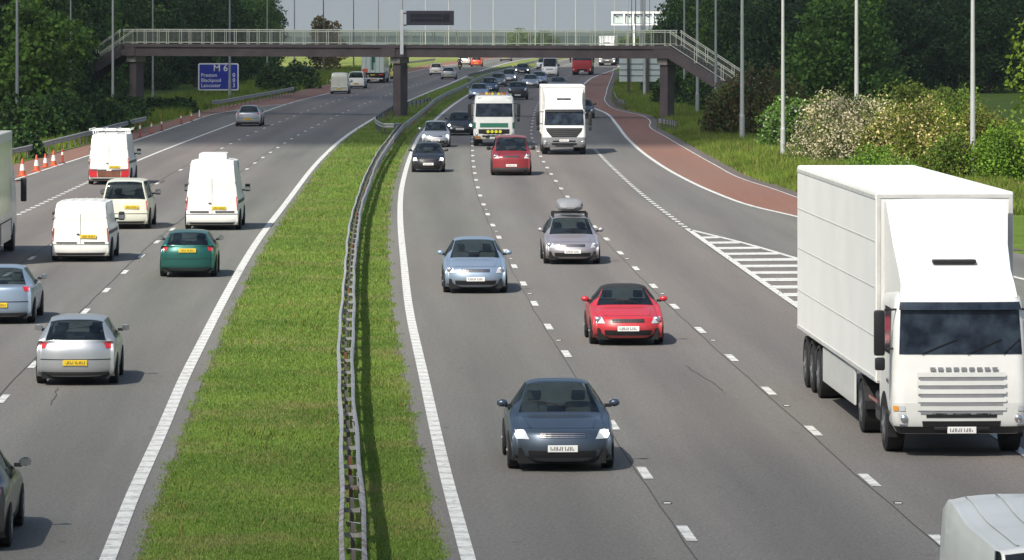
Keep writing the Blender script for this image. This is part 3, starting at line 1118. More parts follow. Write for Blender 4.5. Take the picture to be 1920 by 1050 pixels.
# ------------------------------------------------------------------ vehicles
def cr_up(G, ax, k):
    """Catmull-Rom upsampling along an axis"""
    G = np.moveaxis(np.asarray(G, float), ax, 0)
    n = len(G); out = []
    for i in range(n - 1):
        p0 = G[max(i - 1, 0)]; p1 = G[i]; p2 = G[i + 1]; p3 = G[min(i + 2, n - 1)]
        d = np.linalg.norm(p2 - p1, axis=-1, keepdims=True)
        def tan(a, b_, c_):
            t = (c_ - a) * .5
            # limit the tangent so that tight rows do not overshoot
            l = np.linalg.norm(t, axis=-1, keepdims=True) + 1e-9
            return t * np.minimum(1, 1.0 * d / l)
        m1 = tan(p0, p1, p2); m2 = tan(p1, p2, p3)
        for j in range(k):
            t = j / k
            out.append((2*t**3 - 3*t**2 + 1) * p1 + (t**3 - 2*t**2 + t) * m1 + (-2*t**3 + 3*t**2) * p2 + (t**3 - t**2) * m2)
    out.append(G[-1])
    return np.moveaxis(np.array(out), 0, ax)


KR, KC = 4, 3
U = [0, .28, .55, .78, .93, 1.0]


class Surf:
    def __init__(s, rows, hw, zb_f, zb_c, zb_r, cowl_y, L, bulge=1.0):
        G = []
        n = len(rows)
        s.n = n
        for i, (y, z, w, dz, dy) in enumerate(rows):
            r = []
            for u in U:
                r.append((w * u, y + dy * u ** 3, z - dz * u ** 4))
            ye = y + dy
            zb = np.interp(ye, [0, cowl_y, L * .75, L], [zb_f, zb_c, zb_r, zb_r])
            zt = z - dz
            # rows at the very ends taper in plan
            tp = np.interp(ye, [-.1, .28, .55, L - .5, L - .2, L + .1], [.86, .95, 1, 1, .96, .90])
            zb2 = min(zb, zt)
            r.append((max(w * .995 if zt <= zb else 0, hw * .955 * tp), ye, zb2))
            r.append((hw * bulge * tp, ye, min(zb - .16, zt)))
            r.append((hw * .955 * tp, ye, min(.27, zt)))
            r.append((hw * .86 * tp, ye, min(.2, zt) - .01))
            G.append(r)
        s.G = cr_up(cr_up(np.array(G), 1, KC), 0, KR)

    def at(s, t, c):
        side = -1 if c < 0 else 1
        c = abs(c)
        a = min(max(t * KR, 0), s.G.shape[0] - 1.001); b_ = min(max(c * KC, 0), s.G.shape[1] - 1.001)
        i, j = int(a), int(b_); fa, fb = a - i, b_ - j
        p = (s.G[i, j] * (1 - fa) * (1 - fb) + s.G[i + 1, j] * fa * (1 - fb) + s.G[i, j + 1] * (1 - fa) * fb + s.G[i + 1, j + 1] * fa * fb)
        return np.array([p[0] * side, p[1], p[2]])

    def normal(s, t, c):
        e = .12
        a = s.at(t + e, c) - s.at(t - e, c)
        b_ = s.at(t, c + e) - s.at(t, c - e)
        n = np.cross(b_, a); l = np.linalg.norm(n)
        if l < 1e-9: return np.array([0, 0, 1.0])
        n /= l
        ctr = s.at(t, c) - np.array([0, s.G[..., 1].mean(), .55])
        if np.dot(n, ctr) < 0: n = -n
        return n

    def shell(s, mb, m, holes=()):
        full = np.concatenate([(s.G * np.array([-1, 1, 1]))[:, :0:-1], s.G], 1)
        a, b_ = full.shape[:2]; nc = s.G.shape[1] - 1
        fs = []
        for i in range(a - 1):
            t = (i + .5) / KR
            for j in range(b_ - 1):
                c = abs(j + .5 - nc) / KC
                if any(h[0] < t < h[1] and h[2] < c < h[3] for h in holes):
                    continue
                fs.append((i * b_ + j, i * b_ + j + 1, (i + 1) * b_ + j + 1, (i + 1) * b_ + j))
        mb.add(full.reshape(-1, 3).tolist(), fs, m)

    def patch(s, mb, m, t0, t1, c0, c1, off=.009, n=8, k=10, c0b=None, c1b=None, thick=True):
        c0b = c0 if c0b is None else c0b; c1b = c1 if c1b is None else c1b
        P = []
        for i in range(n + 1):
            f = i / n; t = t0 + (t1 - t0) * f
            a, b_ = c0 + (c0b - c0) * f, c1 + (c1b - c1) * f
            row = []
            for j in range(k + 1):
                c = a + (b_ - a) * j / k
                row.append(s.at(t, c) + s.normal(t, c) * off)
            P.append(row)
        P = np.array(P)
        mb.grid(P, m)
        return P


CAR = dict(
    hatch=dict(L=3.95, W=1.70, H=1.45, hood=.74, cowl=.96, cy=.95, wy=1.72, rr=3.35, rg=3.84, rz=.98, tz=.92, rw=.70),
    saloon=dict(L=4.55, W=1.79, H=1.43, hood=.70, cowl=.94, cy=1.15, wy=1.95, rr=3.2, rg=3.85, rz=.99, tz=.96, rw=.66),
    estate=dict(L=4.55, W=1.76, H=1.46, hood=.70, cowl=.93, cy=1.1, wy=1.9, rr=4.0, rg=4.40, rz=.95, tz=.90, rw=.68),
    coupe=dict(L=4.0, W=1.72, H=1.29, hood=.66, cowl=.88, cy=1.2, wy=1.88, rr=2.55, rg=3.15, rz=.90, tz=.86, rw=.62),
    suv=dict(L=4.8, W=1.94, H=1.88, hood=1.02, cowl=1.19, cy=1.1, wy=1.72, rr=4.5, rg=4.74, rz=1.15, tz=1.05, rw=.78),
    van=dict(L=5.3, W=1.98, H=2.45, hood=1.02, cowl=1.25, cy=.75, wy=1.45, rr=5.12, rg=5.26, rz=1.35, tz=1.0, rw=.83),
    lowvan=dict(L=4.9, W=1.92, H=1.95, hood=.92, cowl=1.15, cy=.75, wy=1.45, rr=4.75, rg=4.86, rz=1.2, tz=.9, rw=.85),
    minivan=dict(L=4.1, W=1.70, H=1.83, hood=.85, cowl=1.05, cy=.8, wy=1.5, rr=3.98, rg=4.07, rz=1.1, tz=.85, rw=.84),
    pickup=dict(L=4.9, W=1.80, H=1.78, hood=.95, cowl=1.12, cy=1.1, wy=1.75, rr=4.72, rg=4.84, rz=1.12, tz=.95, rw=.78),
)


def rows_for(p):
    L, hw, Hh = p['L'], p['W'] / 2, p['H']
    rw = p['rw'] * hw
    big = Hh > 1.7
    fd = .16 if big else .26       # how far the front corners sweep back
    rd = -.06 if big else -.17
    return [
        (.10, .19, .70 * hw, 0, fd), (.03, .27, .80 * hw, 0, fd), (.0, .42, .84 * hw, 0, fd), (.035, p['hood'] - .16, .85 * hw, .0, fd),
        (.11, p['hood'] - .04, .85 * hw, .015, fd), (.26, p['hood'] + .01, .84 * hw, .03, fd - .04),
        (p['cy'] * .6, p['hood'] + (p['cowl'] - p['hood']) * .6, .84 * hw, .05, .14),
        (p['cy'], p['cowl'], .82 * hw, .03, .16),
        (p['wy'], Hh - .055, rw * .97, .05, .07), (p['wy'] + .22, Hh - .012, rw, .065, .03),
        ((p['wy'] + p['rr']) / 2, Hh, rw, .07, 0),
        (p['rr'], Hh - .055, rw * .96, .06, -.04), (p['rg'], p['rz'], .80 * hw if not big else .90 * hw, .02, -.09 if not big else -.03),
        (L - .08 if not big else L - .03, p['tz'], .83 * hw if not big else .92 * hw, .02, rd),
        (L - .02 if not big else L - .02, p['tz'] - .16, .85 * hw if not big else .93 * hw, .0, rd),
        (L, .46, .86 * hw if not big else .93 * hw, 0, rd), (L - .015, .30, .84 * hw, 0, rd), (L - .10, .20, .72 * hw, 0, rd)]


def wheel(root, x, y, r, w, side, rim='rim_alloy', name='wheel', hub=True):
    """wheel as tyre > rim; x is the outer face"""
    xo = x; xi = x - side * w
    p = MB()
    p.cyl((xo - side * .02, y, r), (xi, y, r), r, r, 'rubber', 20)
    p.cyl((xo, y, r), (xo - side * .02, y, r), r * .93, r, 'rubber', 20)
    o = p.build(name, root, smooth='auto')
    q = MB()
    q.cyl((xo + side * .004, y, r), (xo - side * .015, y, r), r * .62, r * .66, 'dark_grey_trim', 16)
    for k in range(5):
        a = 2 * PI * k / 5
        d = Vector((0, math.cos(a), math.sin(a)))
        e = Vector((0, -math.sin(a), math.cos(a)))
        c = Vector((xo + side * .012, y, r))
        q.add([tuple(c + e * .05 * r / .3), tuple(c + d * r * .62 + e * .035), tuple(c + d * r * .62 - e * .035), tuple(c - e * .05 * r / .3)], [(0, 1, 2, 3)], rim)
    if hub:
        q.cyl((xo - side * .01, y, r), (xo + side * .018, y, r), r * .18, r * .14, rim, 8)
    q.build('rim', o)
    return o


def plate(root, x, y, z, fy, mat, w=.52, h=.12):
    """fy = -1 for a plate whose face looks to the front (local +y after flip)"""
    p = MB()
    a, b_ = (y, y + fy * .018)
    p.bbox(x - w / 2, x + w / 2, min(a, b_), max(a, b_), z - h / 2, z + h / 2, mat, .006, 1)
    # worn characters, too small to read
    yy = b_ + fy * .002
    xx = x - w * .41
    for k in range(7):
        wd = w * .085
        if k == 4: xx += w * .05
        p.box(xx, xx + wd * .3, min(yy, b_), max(yy, b_), z - h * .28, z + h * .28, 'plate_mark')
        p.box(xx + wd * .7, xx + wd, min(yy, b_), max(yy, b_), z - h * .28, z + h * (.28 if k % 2 else 0), 'plate_mark')
        xx += w * .108
    return p.build('number_plate', root)


def place(root, near, away, L, rz_extra=0):
    """near = (x,y) ground point of the end nearer to the camera. local y runs 0 front .. L rear"""
    x, y = near
    ref = LE if away else RE
    s_ = ref.slope(y + L / 2)
    d = Vector((s_, 1)).normalized()          # unit vector along the road away from the camera
    c = Vector((x, y)) + d * 0
    # oncoming: front (local y=0) is near, so local +y = d ; going away: rear is near, local +y = -d
    if not away:
        root.location = (c.x, c.y, .012 + gz(y)); rz = math.atan2(-d.x, d.y)
    else:
        e = c + d * L
        root.location = (e.x, e.y, .012 + gz(y)); rz = math.atan2(-d.x, d.y) + PI
    root.rotation_euler = (0, 0, rz + rz_extra)


def car(name, kind, pa, near, away, label, cat='car', lights=False, metal=.0, opt=(), group=None, upd=None, twist=0):
    p = dict(CAR[kind]); p.update(upd or {})
    L, hw, Hh = p['L'], p['W'] / 2, p['H']
    root = empty(name, (0, 0, 0), 0, label, cat, group)
    place(root, near, away, L, twist)
    rows = rows_for(p)
    big = Hh > 1.7
    S = Surf(rows, hw, p['hood'] - .03, p['cowl'] - .03, p['cowl'] + .0 if not big else p['cowl'], p['cy'], L)
    holes = [(7, 8, -1, 4.34)]
    if 'nowindow' not in opt: holes.append((11, 12, -1, 4.0))
    if 'panel' in opt: sw = [(7.5, 9.0)]
    elif kind == 'coupe': sw = [(7.5, 9.5)]
    elif kind == 'estate': sw = [(7.5, 9.25), (9.5, 10.25), (10.5, 11.0)]
    else: sw = [(7.5, 9.25), (9.5, 10.75)]
    holes += [(a, c_, 5, 6) for a, c_ in sw]
    b_ = MB(); S.shell(b_, pa, holes)
    body = b_.build('body', root, smooth=True)
    # belt crease / door gaps
    q = MB()
    for t in ((7.75, 8.9) if kind in ('coupe', 'van', 'lowvan', 'minivan') else (7.75, 9.15, 10.6)):
        S.patch(q, 'black_trim', t, t + .035, 6.1, 7.9, .004, 1, 6)
        S.patch(q, 'black_trim', t, t + .035, -6.1, -7.9, .004, 1, 6)
    S.patch(q, 'black_trim', 4.98, 5.03, -5, 5, .003, 1, 18)
    for s_ in (-1, 1):
        S.patch(q, 'black_trim', 5.03, 6.95, s_ * 4.62, s_ * 4.68, .002, 6, 1)
        S.patch(q, pa, 5.1, 6.8, s_ * 2.6, s_ * 2.75, .012, 6, 1, c0b=s_ * 3.3, c1b=s_ * 3.5)
    q.build('panel_gap', body)
    # glass
    cab = dict(off=.008, n=8)
    g = MB(); S.patch(g, 'clear_glass', 6.98, 8.02, -4.45, 4.45, **cab, k=16); g.build('windscreen', root, smooth=True)
    if 'nowindow' not in opt:
        g = MB(); S.patch(g, 'clear_glass', 10.98, 12.02, -4.12, 4.12, off=.009, n=6, k=14); g.build('rear_window', root, smooth=True)
    for s_ in (-1, 1):
        for a, c_ in sw:
            g = MB(); S.patch(g, 'clear_glass', a - .02, c_ + .02, s_ * 4.98, s_ * 6.03, .006, 8, 4); g.build('side_window', root, smooth=True)
    if 'softtop' in opt:
        g = MB(); S.patch(g, 'canvas_dark', 7.97, 11.05, -5.7, 5.7, .014, 10, 16); g.build('soft_top', root, smooth=True)
    # what shows through the glass
    zb = p['cowl'] - .12; y1 = p['rr'] if 'panel' not in opt else p['cy'] + 1.9
    g = MB(); g.box(-hw * .80, hw * .80, p['cy'] + .12, y1, .35, zb - .28, 'under'); g.bbox(-hw * .78, hw * .78, p['cy'] + .10, p['cy'] + .42, zb - .3, zb + .02, 'dark_grey_trim', .05)
    if 'panel' in opt: g.box(-hw * .85, hw * .85, y1, y1 + .03, .4, Hh - .12, 'grey_plastic')
    g.build('dashboard', root)
    st = 'seat_light' if kind in ('coupe', 'saloon') and metal else 'seat_cloth'
    for s_ in (-1, 1):
        for yy, rear in ((p['cy'] + 1.05, 0), (p['cy'] + 1.95, 1)):
            if rear and ('panel' in opt or kind == 'coupe'): continue
            g = MB(); x = s_ * hw * .43
            g.bbox(x - .23, x + .23, yy, yy + .14, zb - .4, zb + .20, st, .05); g.bbox(x - .12, x + .12, yy + .04, yy + .13, zb + .22, zb + .40, st, .04)
            g.bbox(x - .23, x + .23, yy - .42, yy, zb - .42, zb - .28, st, .04); g.build('seat', root, smooth='auto')
    # fascia
    g = MB()
    S.patch(g, 'black_trim', 3.15, 3.85, -1.9, 1.9, .008, 2, 8)
    for k in range(3):
        S.patch(g, 'chrome' if metal else 'dark_grey_trim', 3.2 + k * .22, 3.26 + k * .22, -1.85, 1.85, .014, 1, 8)
    g.build('grille', root)
    g = MB()
    bm_ = 'black_trim' if 'darkbumper' in opt else pa
    S.patch(g, 'black_trim', .9, 1.75, -3.0, 3.0, .009, 2, 10)
    S.patch(g, 'black_trim', 1.1, 1.8, 3.7, 4.7, .009, 2, 4); S.patch(g, 'black_trim', 1.1, 1.8, -3.7, -4.7, .009, 2, 4)
    if 'darkbumper' in opt:
        S.patch(g, 'dark_grey_trim', .5, 1.75, -5.9, 5.9, .012, 4, 20)
    g.build('bumper', root)
    for s_ in (-1, 1):
        g = MB(); S.patch(g, 'lamp_glass', 2.95, 4.55, s_ * 2.8, s_ * 5.4, .010, 6, 8, c0b=s_ * 3.5, c1b=s_ * 5.7)
        h = g.build('headlight', root, smooth=True)
        if True:
            c_ = S.at(3.6, s_ * 4.1); n_ = S.normal(3.6, s_ * 4.1)
            c_ = c_ + n_ * .012
            g = MB(); g.ball(c_, .085, .03, .075, 'lamp_on' if lights else 'chrome', 12, 8); g.build('lamp', h, smooth=True)
        g = MB(); S.patch(g, 'tail_red', 12.75, 13.75, s_ * 3.3, s_ * 5.5, .010, 5, 6, c0b=s_ * 3.7)
        if big:
            g = MB(); S.patch(g, 'tail_red', 12.3, 14.3, s_ * 4.35, s_ * 5.5, .010, 6, 4)
        g.build('tail_light', root, smooth=True)
        # mirrors
        g = MB()
        my, mz = p['cy'] + .42, p['cowl'] + .10
        k = 1.35 if big else 1.0
        xm = hw * (.97 if not big else .98)
        g.box(min(s_ * xm * .93, s_ * (xm + .06)), max(s_ * xm * .93, s_ * (xm + .06)), my - .03, my + .03, mz - .06, mz, 'black_trim')
        mm_ = 'black_trim' if ('darkmirror' in opt) else pa
        if big:
            xa = s_ * (xm + .05); xb = s_ * (xm + .24)
            g.bbox(min(xa, xb), max(xa, xb), my - .07, my + .04, mz - .08, mz + (.20 if Hh > 1.9 else .12), mm_, .04)
        else:
            g.ball((s_ * (xm + .11), my - .02, mz + .02), .095, .07, .068, mm_, 12, 8)
        mo = g.build('door_mirror', root, smooth='auto')
        g = MB(); g.box(min(s_ * (xm + .04), s_ * (xm + .2 * k)), max(s_ * (xm + .04), s_ * (xm + .2 * k)), my + .04, my + .055, mz - .03, mz + .07 * k, 'chrome'); g.build('mirror_glass', mo)
    pf = S.at(2.2, 0)
    plate(root, 0, pf[1] - .005, .42 if not big else .50, -1, 'plate_white')
    if 'platehigh' in opt:
        plate(root, -.25 if big else 0, S.at(14.0, 0)[1] + .012, .82, 1, 'plate_yellow')
    else:
        plate(root, 0, S.at(15.0, 0)[1] + .01, .50, 1, 'plate_yellow')
    # rear bumper seam and tailgate gap
    g = MB(); S.patch(g, 'black_trim', 14.6, 14.66, -5.2, 5.2, .006, 1, 14); S.patch(g, 'dark_grey_trim', 16.0, 16.7, -5, 5, .006, 2, 12)
    if 'panel' in opt: S.patch(g, 'dark_grey_trim', 11.1, 14.6, -.03, .03, .006, 8, 1)
    if 'panel' in opt:
        for s_ in (-1, 1):
            for tt in (11.6, 13.2, 14.1):
                S.patch(g, 'grey_plastic', tt, tt + .07, s_ * 4.5, s_ * 5.0, .016, 1, 2)
            S.patch(g, 'dark_grey_trim', 14.35, 14.5, s_ * .5, s_ * 3.5, .02, 1, 4)
        S.patch(g, 'black_trim', 12.95, 13.15, .15, .55, .03, 1, 2)
    if kind in ('hatch', 'estate'): S.patch(g, 'black_trim', 11.0, 11.06, -4.5, 4.5, .006, 1, 12)
    g.build('rear_trim', root)
    if kind in ('van', 'lowvan'):
        g = MB()
        for c_ in (-3.0, -1.5, 0, 1.5, 3.0):
            S.patch(g, pa, 8.9, 10.95, c_ - .1, c_ + .1, .016, 8, 1)
        g.build('roof_ribs', body)
        g = MB()
        for s_ in (-1, 1): S.patch(g, 'dark_grey_trim', 7.6, 14.2, s_ * 6.95, s_ * 7.15, .010, 20, 1)
        g.build('rubbing_strip', body)
    # wheels; black plates stand in for the shade inside open arches
    r = .36 if big else .31
    fy, ry = (.92, L - .92) if not big else (.95, L - 1.05)
    for yy in (fy, ry):
        for s_ in (-1, 1):
            g = MB()
            n = 18; pts = []
            for k in range(n + 1):
                a = PI * k / n - .0
                pts.append((yy + (r + .065) * math.cos(a), r + (r + .065) * math.sin(a) - .02))
            pts += [(yy - r - .065, .19), (yy + r + .065, .19)]
            g.prism(pts, 0, s_ * (hw * .90), s_ * (hw * 1.0 + .006), 'under')
            g.build('wheel_arch_shade', body)
            wheel(root, s_ * (hw + .012), yy, r, .2, s_, 'rim_alloy' if not big else 'grey_plastic')
    g = MB(); g.box(-hw * .84, hw * .84, .2, L - .2, .15, .42, 'under'); g.build('underbody', root)
    # wipers, aerial
    g = MB()
    for s_ in (-1, 1):
        a = S.at(7.14, s_ * .4 + 1.2) + np.array([0, -.01, .02]); c_ = S.at(7.32, s_ * .4 - 2.2) + np.array([0, -.01, .03])
        g.cyl(a, c_, .008, .008, 'black_trim', 4)
    g.build('wiper', root)
    root['_L'] = L
    return root, S, p


def P2(pxl, pxr, py, away=False, dy=.75):
    """centre ground point of the near bumper for a vehicle whose near tyres touch the road on image row py"""
    x, y = W((pxl + pxr) / 2, py)
    return (x, y - dy)


paint('paint_black', (.012, .013, .016)); paint('paint_darkblue', (.06, .085, .12), .55)
paint('paint_red', (.50, .02, .03)); paint('paint_darkred', (.26, .022, .03), .2)
paint('paint_silver', (.50, .52, .54), .7); paint('paint_silverblue', (.33, .42, .54), .6)
paint('paint_grey', (.22, .23, .24), .6); paint('paint_white', (.80, .80, .77)); paint('paint_cream', (.66, .67, .56))
paint('paint_green', (.008, .10, .085), .4); paint('paint_charcoal', (.045, .048, .052), .5)
paint('paint_yellow', (.55, .50, .12)); paint('paint_orange', (.62, .07, .03)); paint('paint_blue', (.06, .11, .18), .5)
paint('paint_mauve', (.42, .39, .42), .6); paint('paint_truckgreen', (.02, .16, .10)); paint('paint_truckred', (.42, .015, .02))
paint('paint_lightgreen', (.42, .52, .30)); paint('paint_boxgrey', (.62, .62, .60)); paint('paint_mint', (.55, .66, .60)); paint('paint_offwhite', (.70, .71, .68))

# ---- oncoming (right carriageway)
car('sports_car', 'coupe', 'paint_darkblue', P2(957, 1152, 880), False, 'dark blue grey coupe, nearest oncoming car, with bright round headlights', metal=1, lights=True, upd=dict(H=1.47, W=1.82, L=4.2, hood=.74, cowl=.96))
car('convertible', 'coupe', 'paint_red', P2(1106, 1248, 646), False, 'bright red convertible with a closed black soft top', opt=('softtop',), upd=dict(W=1.74, H=1.36, hood=.70, cowl=.92))
car('saloon_car', 'saloon', 'paint_silverblue', P2(833, 952, 549), False, 'pale silver blue saloon in the lane beside the median', metal=1, upd=dict(H=1.5, hood=.75, cowl=.98))
r_, S_, p_ = car('estate_car', 'estate', 'paint_mauve', P2(1024, 1123, 495), False, 'silver estate car carrying a grey roof box', metal=1)
g = MB()
G_ = []
for (y, w, z0, z1) in ((0, .16, .10, .16), (.12, .34, .04, .26), (.45, .42, .0, .36), (1.3, .43, 0, .38), (1.8, .38, 0, .32), (1.98, .22, .06, .18)):
    ring = []
    for k in range(17):
        a = 2 * PI * k / 16
        cx, cz = math.cos(a), math.sin(a)
        ring.append((w * math.copysign(abs(cx) ** .6, cx), 1.75 + y, 1.60 + (z0 + z1) / 2 + (z1 - z0) / 2 * math.copysign(abs(cz) ** .6, cz)))
    G_.append(ring)
g.grid(G_, 'grey_plastic'); g.add([G_[0][k] for k in range(16)], [tuple(range(16))], 'grey_plastic'); g.add([G_[-1][k] for k in range(16)], [tuple(range(16))], 'grey_plastic')
o = g.build('roof_box', None, smooth='auto')
o.location = r_.location; o.rotation_euler = r_.rotation_euler
tag(o, 'grey streamlined roof box carried on the silver estate car', 'roof box')
g = MB()
for y in (2.1, 3.1):
    g.box(-.56, .56, y - .025, y + .025, 1.53, 1.57, 'black_trim')
    for s_ in (-.54, .54):
        g.box(s_ - .03, s_ + .03, y - .04, y + .04, 1.37, 1.55, 'black_trim')
g.build('roof_bars', r_)
car('hatchback', 'hatch', 'paint_black', P2(773, 834, 323), False, 'small black hatchback with lit headlights beside the median grass', lights=True, upd=dict(W=1.64))
car('off_roader', 'suv', 'paint_darkred', P2(926, 992, 329), False, 'tall dark red off roader in front of the green and white tipper lorry', opt=('darkbumper', 'darkmirror'))
car('hatchback', 'hatch', 'paint_silver', P2(791, 843, 276), False, 'silver hatchback behind the small black hatchback', lights=True, metal=1, upd=dict(H=1.52))
car('hatchback', 'hatch', 'paint_charcoal', P2(838, 887, 254), False, 'dark grey hatchback with bright headlights left of the tipper lorry', lights=True, upd=dict(H=1.5, L=4.2))
car('saloon_car', 'saloon', 'paint_silverblue', P2(882, 912, 186), False, 'blue grey saloon just above the roof of the tipper lorry cab', metal=1)
car('off_roader', 'suv', 'paint_black', P2(954, 987, 187), False, 'black family car ahead of the tipper lorry, right of its roof lights', upd=dict(H=1.62, W=1.82, L=4.5))
car('hatchback', 'hatch', 'paint_blue', P2(903, 932, 174), False, 'dark silver hatchback second in the fast lane queue behind the blue saloon', metal=1, upd=dict(H=1.5))
car('hatchback', 'hatch', 'paint_grey', P2(922, 945, 163), False, 'grey hatchback third in the fast lane queue', metal=1)
car('hatchback', 'hatch', 'paint_silver', P2(941, 966, 155), False, 'silver car fourth in the fast lane queue with one bright headlight', lights=True, metal=1, upd=dict(H=1.55))
car('saloon_car', 'saloon', 'paint_black', P2(966, 991, 140), False, 'black saloon with lit headlights farthest back in the fast lane queue', lights=True)
car('saloon_car', 'saloon', 'paint_silver', P2(980, 1008, 165), False, 'pale silver saloon in the middle lane behind the black family car', metal=1)
car('hatchback', 'hatch', 'paint_silverblue', P2(1001, 1020, 159), False, 'silver blue hatchback partly hidden behind the pale silver saloon', metal=1)
car('saloon_car', 'saloon', 'paint_grey', P2(1033, 1059, 171), False, 'grey car whose roof shows above the white box lorry', metal=1)
car('minibus', 'van', 'paint_white', P2(1016, 1044, 144), False, 'white minibus van coming in front of the distant red lorry', 'van', upd=dict(H=2.3), opt=('panel', 'darkmirror', 'nowindow'))
car('hatchback', 'hatch', 'paint_white', P2(1008, 1026, 130), False, 'white car peeping out behind the left side of the white minibus', upd=dict(H=1.6))
car('saloon_car', 'saloon', 'paint_charcoal', P2(1080, 1104, 222), False, 'dark car mostly hidden behind the right side of the white box lorry')
car('hatchback', 'hatch', 'paint_blue', P2(1150, 1162, 122), False, 'blue car to the right of the far white lorry under the bridge')
car('panel_van', 'van', 'paint_offwhite', (5.40, 40.0), False, 'white high vehicle roof cutting into the bottom right corner', 'van', opt=('panel', 'nowindow'), upd=dict(H=3.1, L=6.4, cy=.55, wy=1.05, rw=.9))

# ---- going away (left carriageway)
car('saloon_car', 'saloon', 'paint_silver', P2(444, 488, 237), True, 'silver saloon alone on the left carriageway below the blue sign', metal=1, upd=dict(H=1.45))
r_, S_, p_ = car('panel_van', 'van', 'paint_white', P2(167, 247, 346), True, 'white van with a ladder rack on its roof and red lower rear panels', 'van', opt=('panel', 'nowindow', 'platehigh', 'darkmirror'), upd=dict(H=2.36, W=1.98))
g = MB()
for t0, t1, c_ in ((14.3, 15.6, 'tail_red'),):
    S_.patch(g, c_, t0, t1, -5.3, -2.2, .014, 4, 6); S_.patch(g, c_, t0, t1, 2.2, 5.3, .014, 4, 6)
    S_.patch(g, 'rust', t0 + .2, t1, -2.1, 2.1, .014, 3, 6)
g.build('rear_panel', r_)
g = MB()
for y in (2.0, 3.4, 4.9):
    g.box(-.92, .92, y - .03, y + .03, 2.48, 2.53, 'white_metal')
    for s_ in (-.75, .75): g.box(s_ - .02, s_ + .02, y - .03, y + .03, 2.3, 2.48, 'white_metal')
for s_ in (-.92, -.3, .3, .9):
    g.cyl((s_, 1.8, 2.55), (s_, 5.2, 2.57), .03, .03, 'white_metal', 6)
g.build('ladder_rack', r_)
r_, S_, p_ = car('panel_van', 'van', 'paint_white', P2(350, 450, 431), True, 'tall white van with a white pod on its roof', 'van', opt=('panel', 'nowindow', 'platehigh', 'darkmirror'), upd=dict(H=2.55, W=2.02, rw=.80))
g = MB(); g.bbox(-.52, .52, 2.9, 4.6, 2.52, 2.80, 'paint_white', .09); g.build('roof_pod', r_, smooth='auto')
car('pickup', 'pickup', 'paint_cream', P2(192, 282, 429), True, 'cream white hardtop pickup with a large dark rear window', 'pickup', opt=('platehigh', 'darkmirror'), upd=dict(W=1.78, H=1.80))
car('panel_van', 'lowvan', 'paint_white', P2(93, 217, 490), True, 'low white panel van, nearest of the white vans on the left', 'van', opt=('panel', 'nowindow', 'platehigh', 'darkmirror'), upd=dict(W=1.92, H=1.92))
car('hatchback', 'hatch', 'paint_green', P2(301, 408, 519), True, 'dark green hatchback with a yellow number plate', opt=('platehigh',), metal=0, upd=dict(W=1.68, H=1.38))
car('hatchback', 'hatch', 'paint_silver', P2(66, 228, 720), True, 'silver hatchback, nearest whole car on the left carriageway', metal=1, upd=dict(H=1.43, W=1.72))
car('saloon_car', 'saloon', 'paint_silverblue', P2(-60, 62, 606), True, 'silver blue car cut by the left picture edge', metal=1)
car('saloon_car', 'saloon', 'paint_black', (-8.35, 66.0), True, 'black car cut off at the bottom left corner', upd=dict(H=1.46))
car('small_van', 'minivan', 'paint_cream', P2(617, 656, 176), True, 'cream van in the slow lane behind the white pickup', 'van', opt=('panel', 'nowindow'), upd=dict(H=2.05, W=1.8))
car('pickup', 'pickup', 'paint_white', P2(653, 683, 166), True, 'white pickup between the cream van and the green striped lorry', 'pickup', upd=dict(H=1.75))
car('hatchback', 'hatch', 'paint_yellow', P2(733, 757, 148), True, 'yellow car half hidden by the middle bridge pier', upd=dict(H=1.5))
car('hatchback', 'hatch', 'paint_white', P2(807, 828, 141), True, 'white car, left of the pair just under the bridge', upd=dict(H=1.5))
car('saloon_car', 'saloon', 'paint_silver', P2(826, 855, 149), True, 'silver car, right of the pair just under the bridge', metal=1)
car('hatchback', 'hatch', 'paint_white', P2(860, 880, 122), True, 'distant white car beyond the motorcycle', upd=dict(H=1.6))
car('hatchback', 'hatch', 'paint_orange', P2(882, 904, 125), True, 'orange red car right of the motorcycle', upd=dict(H=1.55))
car('saloon_car', 'saloon', 'paint_mauve', P2(937, 958, 114.5), True, 'farthest car on the left carriageway, just below the bridge beam', metal=1)


# ---- lorries
def cab_outline(z, w, yf, yr_, r, bow, n=7):
    """half outline from centre front round the corner to the rear; returns [(x,y)]"""
    o = []
    for k in range(6):
        x = (w - r) * k / 5
        o.append((x, yf + bow * (x / w) ** 2))
    b0 = yf + bow * ((w - r) / w) ** 2
    for k in range(1, n + 1):
        a = PI / 2 * k / n
        o.append((w - r + r * math.sin(a), b0 + r - r * math.cos(a)))
    for k in range(1, 7):
        o.append((w, b0 + r + (yr_ - b0 - r) * k / 6))
    return o


